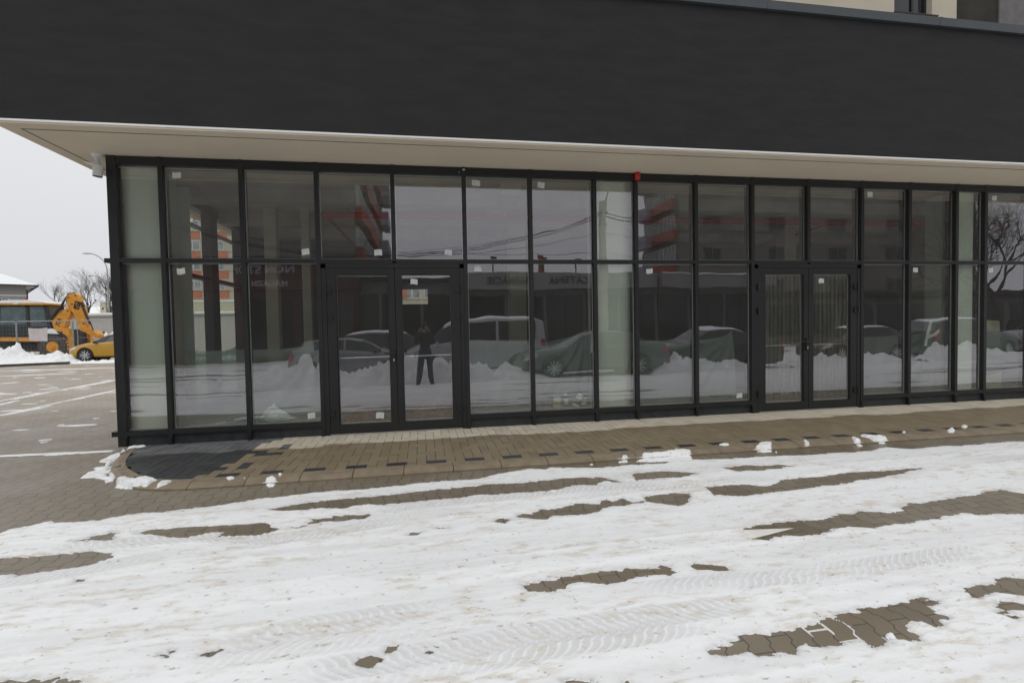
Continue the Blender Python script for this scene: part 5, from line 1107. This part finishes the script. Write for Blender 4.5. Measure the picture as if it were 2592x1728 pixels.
# ================================================================ APARTMENT BLOCKS
m_cream = mat('cream_panel', (.44,.40,.33), .85, var=.05, vs=.4); m_or = mat('orange_panel', (.46,.155,.085), .8, var=.06, vs=.6); m_win = mat('window_white', (.60,.62,.62), .5); m_cur = mat('net_curtain', (.27,.30,.31), .7, var=.35, vs=.9)
def block_front(e_, x0, x1, zb, nst, sh, bay=3.4, dirx=1, rows=None, band=None):
    """panelled front facing -y at y=0 of the empty; the wall itself is one part, every window another"""
    w = MB(); w.box(x0, x1, 0, 11, zb-6, zb+nst*sh+1.2); wl = w.build('wall', m_cream, e_)
    b_ = MB(); r_ = MB()
    for s_ in range(nst):
        z = zb+s_*sh
        b_ = MB(); b_.box(x0+.9, x1-.6, -.09, -.002, z+.05, z+1.15); b_.build('spandrel_band', band or m_or, wl)
        r_.box(x0, x1, -.16, -.001, z+1.18, z+1.30)
        xx = x0+.9-.28
        while xx < x1-1: r_.box(xx, xx+.16, -.14, -.001, z-.25, z+1.17); xx += bay
    r_.build('ledge', m_cream, wl)
    for s_ in range(nst):
        z = zb+s_*sh; xx = x0+.9
        while xx < x1-1.2:
            g = MB(); xe = min(xx+bay*.86, x1-.6); g.cur = 0
            n = 3; ww = (xe-xx)/n
            g.box(xx, xe, -.05, -.003, z+1.32, z+2.72); 
            g.cur = 1
            for q in range(n): g.box(xx+q*ww+.06, xx+(q+1)*ww-.06, -.062, -.0505, z+1.40, z+2.64)
            g.build('window', [m_win, m_cur], e_); xx += bay
e1 = empty('apartment_block', 'tall orange and cream apartment block seen through the side windows', 'apartment block', (-39.0, 84, 3.5), 0, 'orange and cream apartment blocks')
block_front(e1, -3.9, 10.9, 2.7, 8, 2.95, 3.3)
for q, (xx, zz) in enumerate(((3.4,11.3),(5.0,11.3),(6.3,5.4))):
    g = MB(); g.box(xx, xx+.8, -.45, -.12, 2.7+zz, 2.7+zz+.55); g.cyl((xx+.4,-.46,2.7+zz+.28),(xx+.4,-.455,2.7+zz+.28),.2,12); g.build('air_conditioner', m_win, e1)
g = MB(); g.box(-3.9, 14, -6, -.2, .2, 1.9); g.build('ground_floor_annex', mat('yellowish_render',(.55,.50,.38),.8), e1)
g = MB(); g.box(-4.0, 14.1, -6.1, -.2, 1.91, 2.1); g.build('annex_roof_snow', m_snowcap, e1)
e2 = empty('apartment_block', 'apartment block seen through the small opening in the back wall', 'apartment block', (-1.2, 60, 0), 0, 'orange and cream apartment blocks')
block_front(e2, -9, 9, 3.33, 3, 2.9, 3.2, band=m_cream)
g = MB(); g.box(-1.05, -.45, -.22, -.17, 4.65, 6.2); g.build('orange_pier', m_or, e2)
# mirrored blocks behind the photographer
m_brown = mat('brown_side_wall', (.22,.205,.185), .9, var=.1, vs=.3)
m_redp = mat('dull_red_balcony', (.34,.085,.06), .8, var=.1, vs=.5); m_lil = mat('pale_lilac_panel', (.36,.34,.40), .8)
def side_block(name, label, xw, y_near, y_far, depth_sign, front_to, zb, nst, sh):
    """block behind the photographer: balcony side lies in the plane x = xw, windowless front faces the shop"""
    e_ = empty(name, label, 'apartment block', (xw, y_near, zb), 0, 'red balcony apartment blocks behind the photographer')
    dx = depth_sign; L_ = y_near-y_far; X2 = front_to-xw
    g = MB(); g.box(0, X2, 0, -L_, 0, nst*sh+1); g.build('wall', m_brown, e_)
    n = int(L_/3.6)
    for s_ in range(nst):
        z = s_*sh+.6
        g = MB(); g.box(dx*.002, dx*.55, -.6, -L_*.86, z, z+1.05); g.build('balcony_band', m_redp, e_)
        g = MB(); g.box(dx*.56, dx*1.35, -L_*.62, -L_*.86, z-.15, z+1.12); g.build('bay_panel', m_lil, e_)
        for q in range(n):
            ya_ = -.9-q*(L_*.84/n); yb2 = ya_-L_*.84/n+.5
            g = MB(); g.box(dx*.003, dx*.25, ya_, yb2, z+1.06, z+2.55); g.cur = 1
            m3 = 4
            for t in range(m3): a_ = ya_+(yb2-ya_)*(t+.12)/m3; c_ = ya_+(yb2-ya_)*(t+.80)/m3; g.box(dx*.251, dx*.27, a_, c_, z+1.15, z+2.45)
            g.build('window', [m_win, m_cur], e_)
    for s_ in range(nst):
        for q in range(5):
            fx = X2*(q+.5)/5
            if X2 > 20: g = MB(); g.box(fx-1.1, fx+1.1, .003, .05, s_*sh+1.6, s_*sh+3.0); g.cur = 1; g.box(fx-1.0, fx-.05, .051, .06, s_*sh+1.7, s_*sh+2.9); g.box(fx+.05, fx+1.0, .051, .06, s_*sh+1.7, s_*sh+2.9); g.build('window', [m_brown, m_glassd], e_)
    return e_
side_block('apartment_block', 'apartment block with red balconies mirrored above the first door', -4.65, -24.1, -51.1, 1, -36.0, -.4, 8, 3.0)
side_block('apartment_block', 'wide apartment block with red balconies mirrored right of the pale pillar', 25.2, -33.1, -41.6, -1, 60.5, -.4, 9, 3.1)
# ---------------------------------------------------------------- low shops
m_shopd = mat('dark_shop_glass', (.022,.024,.026), .12, var=.3, vs=.8); m_shop = mat('shop_grey', (.16,.15,.155), .8, var=.1, vs=.4); m_shopr = mat('dark_red_shop', (.06,.014,.013), .6, var=.15, vs=.5)
m_sign = mat('pale_letter', (.38,.37,.38), .5); m_sgreen = mat('green_letter', (.12,.22,.12), .5); m_sdark = mat('dark_letter', (.05,.06,.05), .5)
Zb = -.4
e_ = empty('pharmacy_pavilion', 'low flat roofed pavilion with a pharmacy sign, mirrored in the middle of the glass', 'shop', (12, -18.0, Zb))
g = MB(); g.box(-9.3, 11, -.0, -9, 0, 4.0); g.build('wall', m_shop, e_)
g = MB(); g.box(-9.6, 3.0, .9, -9.2, 4.01, 5.0); g.build('sign_fascia', mat('green_grey_fascia',(.24,.25,.24),.7), e_)
g = MB(); g.prism_y([(3.1,4.0),(11.2,4.0),(11.2,4.95),(9,4.82),(7,4.78),(5,4.85),(3.1,5.0)], 1.4, -9.1); g.build('curved_fascia', mat('grey_awning',(.22,.21,.215),.7), e_)
g = MB(); g.tube([(3.1,1.42,5.02),(5,1.42,4.88),(7,1.42,4.80),(9,1.42,4.84),(11.2,1.42,4.97)], .05, 6); g.build('edge_trim', m_white, e_)
for q in range(8):
    x_ = -9.0+q*2.5
    g = MB(); g.box(x_, x_+2.2, .002, .03, .35, 3.6); w_ = g.build('shop_window', m_shopd, e_)
    g = MB(); g.box(x_-.06, x_, .002, .08, .2, 3.7); g.box(x_+1.08, x_+1.14, .031, .06, .35, 3.6); g.build('window_post', m_frame, w_)
for x_ in (-7.7, -4.6, -2.5):
    g = MB(); g.tube([(x_,.95,5.0),(x_,1.0,5.5),(x_,1.5,5.8)], .035, 6); g.box(x_-.14,x_+.14,1.4,1.65,5.72,5.84); g.build('sign_light', m_dk, e_)
g = MB(); g.box(-3.9,-3.55,-3,-3.35,5.0,6.6); g.build('chimney', m_redp, e_)
def ptext(t, size, x, z, y, m_, par, offx=0): return text_mesh(t, size, rot_to((-1,0,0),(0,0,1),(x,y,z)), 'lettering', m_, par, extrude=.02, bold=.01)
ptext('CATENA', .66, -2.9, 4.52, .93, m_sdark, e_)
ptext('FARMACIE', .58, -6.65, 4.52, .93, m_sdark, e_)
e_ = empty('corner_shop', 'dark red corner shop with pale letters, mirrored left of the first door', 'shop', (-9, -16.0, Zb))
g = MB(); g.box(-16, 5.2, 0, -7, 0, 3.95); g.build('wall', m_shopr, e_)
g = MB(); g.box(-16.1, 5.3, .3, -7.1, 3.96, 5.5); g.build('sign_board', m_shopr, e_)
g = MB(); g.box(-16.3, 5.5, .8, -7.3, 5.51, 5.65); g.build('roof_edge', m_dk, e_)
for q in range(7):
    x_ = -15.6+q*3.0; g = MB(); g.box(x_, x_+2.6, .002, .03, .4, 3.4); g.build('shop_window', m_shopd, e_)
ptext('NON STOP', .62, 0.6, 5.02, .33, m_sign, e_); ptext('MAGAZIN', .40, .9, 4.28, .33, m_sign, e_)
e_ = empty('low_dark_store', 'low dark flat roofed store mirrored behind the right leaf of the first door', 'shop', (-.6, -18.6, Zb))
g = MB(); g.box(-4.6, 3.2, 0, -8, 0, 4.55); g.build('wall', m_shop, e_)
g = MB(); g.box(-4.7, 3.3, .4, -8.1, 4.56, 4.75); g.build('roof_edge', m_dk, e_)
for q in range(3):
    x_ = -4.3+q*2.5; g = MB(); g.box(x_, x_+2.3, .002, .03, .2, 3.8); g.build('shop_window', m_shopd, e_)
e_ = empty('long_kiosk_row', 'long dark row of kiosks mirrored at the right end of the glass', 'shop', (44, -24.0, Zb))
g = MB(); g.box(-20, 30, 0, -8, 0, 3.6); g.build('wall', m_shop, e_)
g = MB(); g.box(-20.2, 30.2, .5, -8.2, 3.61, 4.1); g.build('roof_edge', m_dk, e_)
for q in range(14):
    x_ = -19.5+q*3.5; g = MB(); g.box(x_, x_+3.0, .002, .03, .5, 3.0); g.build('shop_window', m_shopd, e_)
# pole and cables
e_ = empty('utility_pole', 'concrete utility pole with a lamp arm, mirrored in the pale middle pillar', 'pole', (11.35, -17.1, Zb))
g = MB(); g.tube([(0,0,0),(.03,0,9.4)], [.34,.22], 12); g.build('pole_shaft', m_conc, e_)
g = MB(); g.box(-.25,.3,-.2,.2,8.6,8.75); g.box(-.2,.26,-.18,.18,8.0,8.1); g.build('pole_collar', m_dk, e_)
g = MB(); g.tube([(0,.1,9.1),(.25,.4,9.9),(.6,.9,10.6),(.9,1.4,10.8)], .045, 8); g.box(.8,1.3,1.35,1.65,10.72,10.86); g.build('lamp_arm', m_galv, e_)
cables = [(8.3,5.8,9.5,.02),(8.15,5.65,9.3,.02),(7.2,5.2,8.6,.014),(6.0,4.9,7.4,.014),(8.25,6.0,10,.012)]
for i, (z1, zs, zr, r) in enumerate(cables):
    g = MB(); pts = []
    for t in np.linspace(0, 1, 30): pts.append((11.3-26*t, -17.1-.1*i, Zb+z1+.4+(7.5-z1)*t-4*(z1-zs-.2)*t*(1-t)*1.0))
    pts = pts[::-1]+[(11.3+34*t, -17.1-.1*i, Zb+z1+.4+(zr-z1)*t-7.2*t*(1-t)) for t in np.linspace(0.03, 1, 24)]
    g.tube(pts, r, 5)
    tag(g.build('overhead_cable', m_black), 'thin black overhead cable sagging from the mirrored pole', 'cable', 'overhead cables from the mirrored pole')
bare_tree(27.2, -7.0, 10.5, 'large bare tree mirrored in the last pane on the right', 77, zb=-.4, depth=8, spread=.85, thick=1.3)
bare_tree(33.5, -10.5, 11, 'bare tree beyond the large one at the right end', 79, zb=-.4, depth=6, spread=.7, thick=1.2)
# ================================================================ PHOTOGRAPHER
def skin(name, J, E, m_, parent, sub=1):
    me = bpy.data.meshes.new(name); names = list(J); me.from_pydata([J[n_][0] for n_ in names], [(names.index(a), names.index(b_)) for a, b_ in E], [])
    o = bpy.data.objects.new(name, me); COL.objects.link(o); sk = o.modifiers.new('s', 'SKIN'); sk.use_smooth_shade = True
    for i, n_ in enumerate(names):
        r = J[n_][1]; r = r if isinstance(r, tuple) else (r, r)
        me.skin_vertices[0].data[i].radius = r
    me.skin_vertices[0].data[0].use_root = True
    sb = o.modifiers.new('d', 'SUBSURF'); sb.levels = sub; sb.render_levels = sub
    dg = bpy.context.evaluated_depsgraph_get(); m2 = bpy.data.meshes.new_from_object(o.evaluated_get(dg)); m2.name = name
    bpy.data.objects.remove(o); m2.materials.clear(); m2.materials.append(m_)
    for p_ in m2.polygons: p_.use_smooth = True; p_.material_index = 0
    o = bpy.data.objects.new(name, m2); COL.objects.link(o); o.parent = parent
    return o
pz = road_z(-.3)
per = empty('person', 'person in a dark jacket and jeans holding up a camera, mirrored in the first door', 'person', (.05, 0, pz))
m_skin = mat('skin', (.36,.23,.17), .6); m_jk = mat('dark_jacket', (.018,.018,.022), .8, bump=.3, bs=30); m_jean = mat('dark_jeans', (.045,.055,.085), .85); m_boot = mat('black_boots', (.015,.014,.014), .6); m_hair = mat('dark_hair', (.03,.022,.016), .8)
gz_ = -pz   # camera height above the feet = CAMZ - pz
ch = CAMZ-pz
by = -.30
J = {'pelvis':((0,by,.93),.12),'belly':((0,by,1.08),.115),'chest':((0,by,1.27),(.14,.11)),'neck':((0,by+.0,1.45),.055),'head0':((0,by+.02,1.53),.075),'head1':((0,by+.03,1.62),.088),'head2':((0,by+.02,1.70),.07)}
E = [('pelvis','belly'),('belly','chest'),('chest','neck'),('neck','head0'),('head0','head1'),('head1','head2')]
for s_, n_ in ((1,'r'),(-1,'l')):
    J.update({n_+'sh':((s_*.18,by,1.37),.065),n_+'el':((s_*.235,by+.07,1.16),.045),n_+'wr':((s_*.135,by+.20,ch-.09),.030),n_+'pa':((s_*.10,by+.235,ch-.04),(.03,.02)),
      n_+'hip':((s_*.09,by,.88),.09),n_+'kn':((s_*.145,by+.02,.48),.058),n_+'an':((s_*.175,by-.02,.09),.042),n_+'ft':((s_*.20,by+.10,.04),.035)})
    E += [('chest',n_+'sh'),(n_+'sh',n_+'el'),(n_+'el',n_+'wr'),(n_+'wr',n_+'pa'),('pelvis',n_+'hip'),(n_+'hip',n_+'kn'),(n_+'kn',n_+'an'),(n_+'an',n_+'ft')]
    for q in range(4):
        a = (s_*(.085-.006*q), by+.245, ch+.015-.022*q); b_ = (s_*.078, by+.275, ch+.012-.022*q); c_ = (s_*(.052), by+.283, ch+.010-.022*q)
        J[f'{n_}f{q}a'] = (a, .009); J[f'{n_}f{q}b'] = (b_, .0085); J[f'{n_}f{q}c'] = (c_, .008); E += [(n_+'pa', f'{n_}f{q}a'), (f'{n_}f{q}a', f'{n_}f{q}b'), (f'{n_}f{q}b', f'{n_}f{q}c')]
    J[n_+'ta'] = ((s_*.075, by+.21, ch-.015), .011); J[n_+'tb'] = ((s_*.045, by+.195, ch-.005), .010); E += [(n_+'pa', n_+'ta'), (n_+'ta', n_+'tb')]
skin('body', J, E, m_skin, per, 1)
K = {k_: (v[0], (v[1][0]+.035, v[1][1]+.035) if isinstance(v[1], tuple) else v[1]+.045) for k_, v in J.items()}
jn = ['pelvis','belly','chest','rsh','rel','rwr','lsh','lel','lwr']; JJ = {n_: K[n_] for n_ in jn}; JJ['collar'] = ((0,by,1.44),.075)
JJ['rwr'] = ((.142,by+.19,ch-.10),.044); JJ['lwr'] = ((-.142,by+.19,ch-.10),.044); JJ['pelvis'] = ((0,by,.90),.150)

skin('jacket', JJ, [('pelvis','belly'),('belly','chest'),('chest','collar'),('chest','rsh'),('rsh','rel'),('rel','rwr'),('chest','lsh'),('lsh','lel'),('lel','lwr')], m_jk, per, 1)
for s_, n_ in ((1,'r'),(-1,'l')): pass
TT = {'pelvis':((0,by,.90),.135)}
for n_ in 'rl': TT.update({n_+'hip':(J[n_+'hip'][0],.115),n_+'kn':(J[n_+'kn'][0],.088),n_+'an':((J[n_+'an'][0][0],by-.02,.10),.080)})
skin('trousers', TT, [('pelvis','rhip'),('rhip','rkn'),('rkn','ran'),('pelvis','lhip'),('lhip','lkn'),('lkn','lan')], m_jean, per, 1)
for s_ in (1,-1):
    skin('boot', {'a':((s_*.175,by-.03,.18),.080),'b':((s_*.178,by-.03,.07),.075),'c':((s_*.19,by+.06,.05),.066),'d':((s_*.205,by+.14,.045),.052)}, [('a','b'),('b','c'),('c','d')], m_boot, per, 1)
g = MB(); g.ball((0,by+.005,1.665),.098,.105,.098,16,10); g.v = [(x_,y_,max(z_, 1.60+max(0,(y_-by-.0))*.9)) for x_,y_,z_ in g.v]; g.build('hair', m_hair, per, smooth=True)
g = MB(); g.ball((0,by+.125,1.605),.014,.02,.022,8,6); g.build('nose', m_skin, per, smooth=True)
for s_ in (1,-1):
    g = MB(); g.ball((s_*.032,by+.105,1.635),.013,.010,.008,8,6); g.build('eye', m_white, per, smooth=True)
    g = MB(); g.ball((s_*.092,by+.02,1.62),.010,.02,.03,8,6); g.build('ear', m_skin, per, smooth=True)
e_ = empty('photo_camera', 'black camera held up by the photographer', 'camera', (0, -.09, CAMZ))
g = MB(); g.box(-.068,.068,-.035,.03,-.05,.042); g.box(-.03,.03,-.03,.025,.042,.065); g.build('camera_body', m_black, e_, bevel=.006)
g = MB(); g.tube([(0,.03,0),(0,.078,0)], [.034,.038], 20); g.build('lens_barrel', m_black, e_)
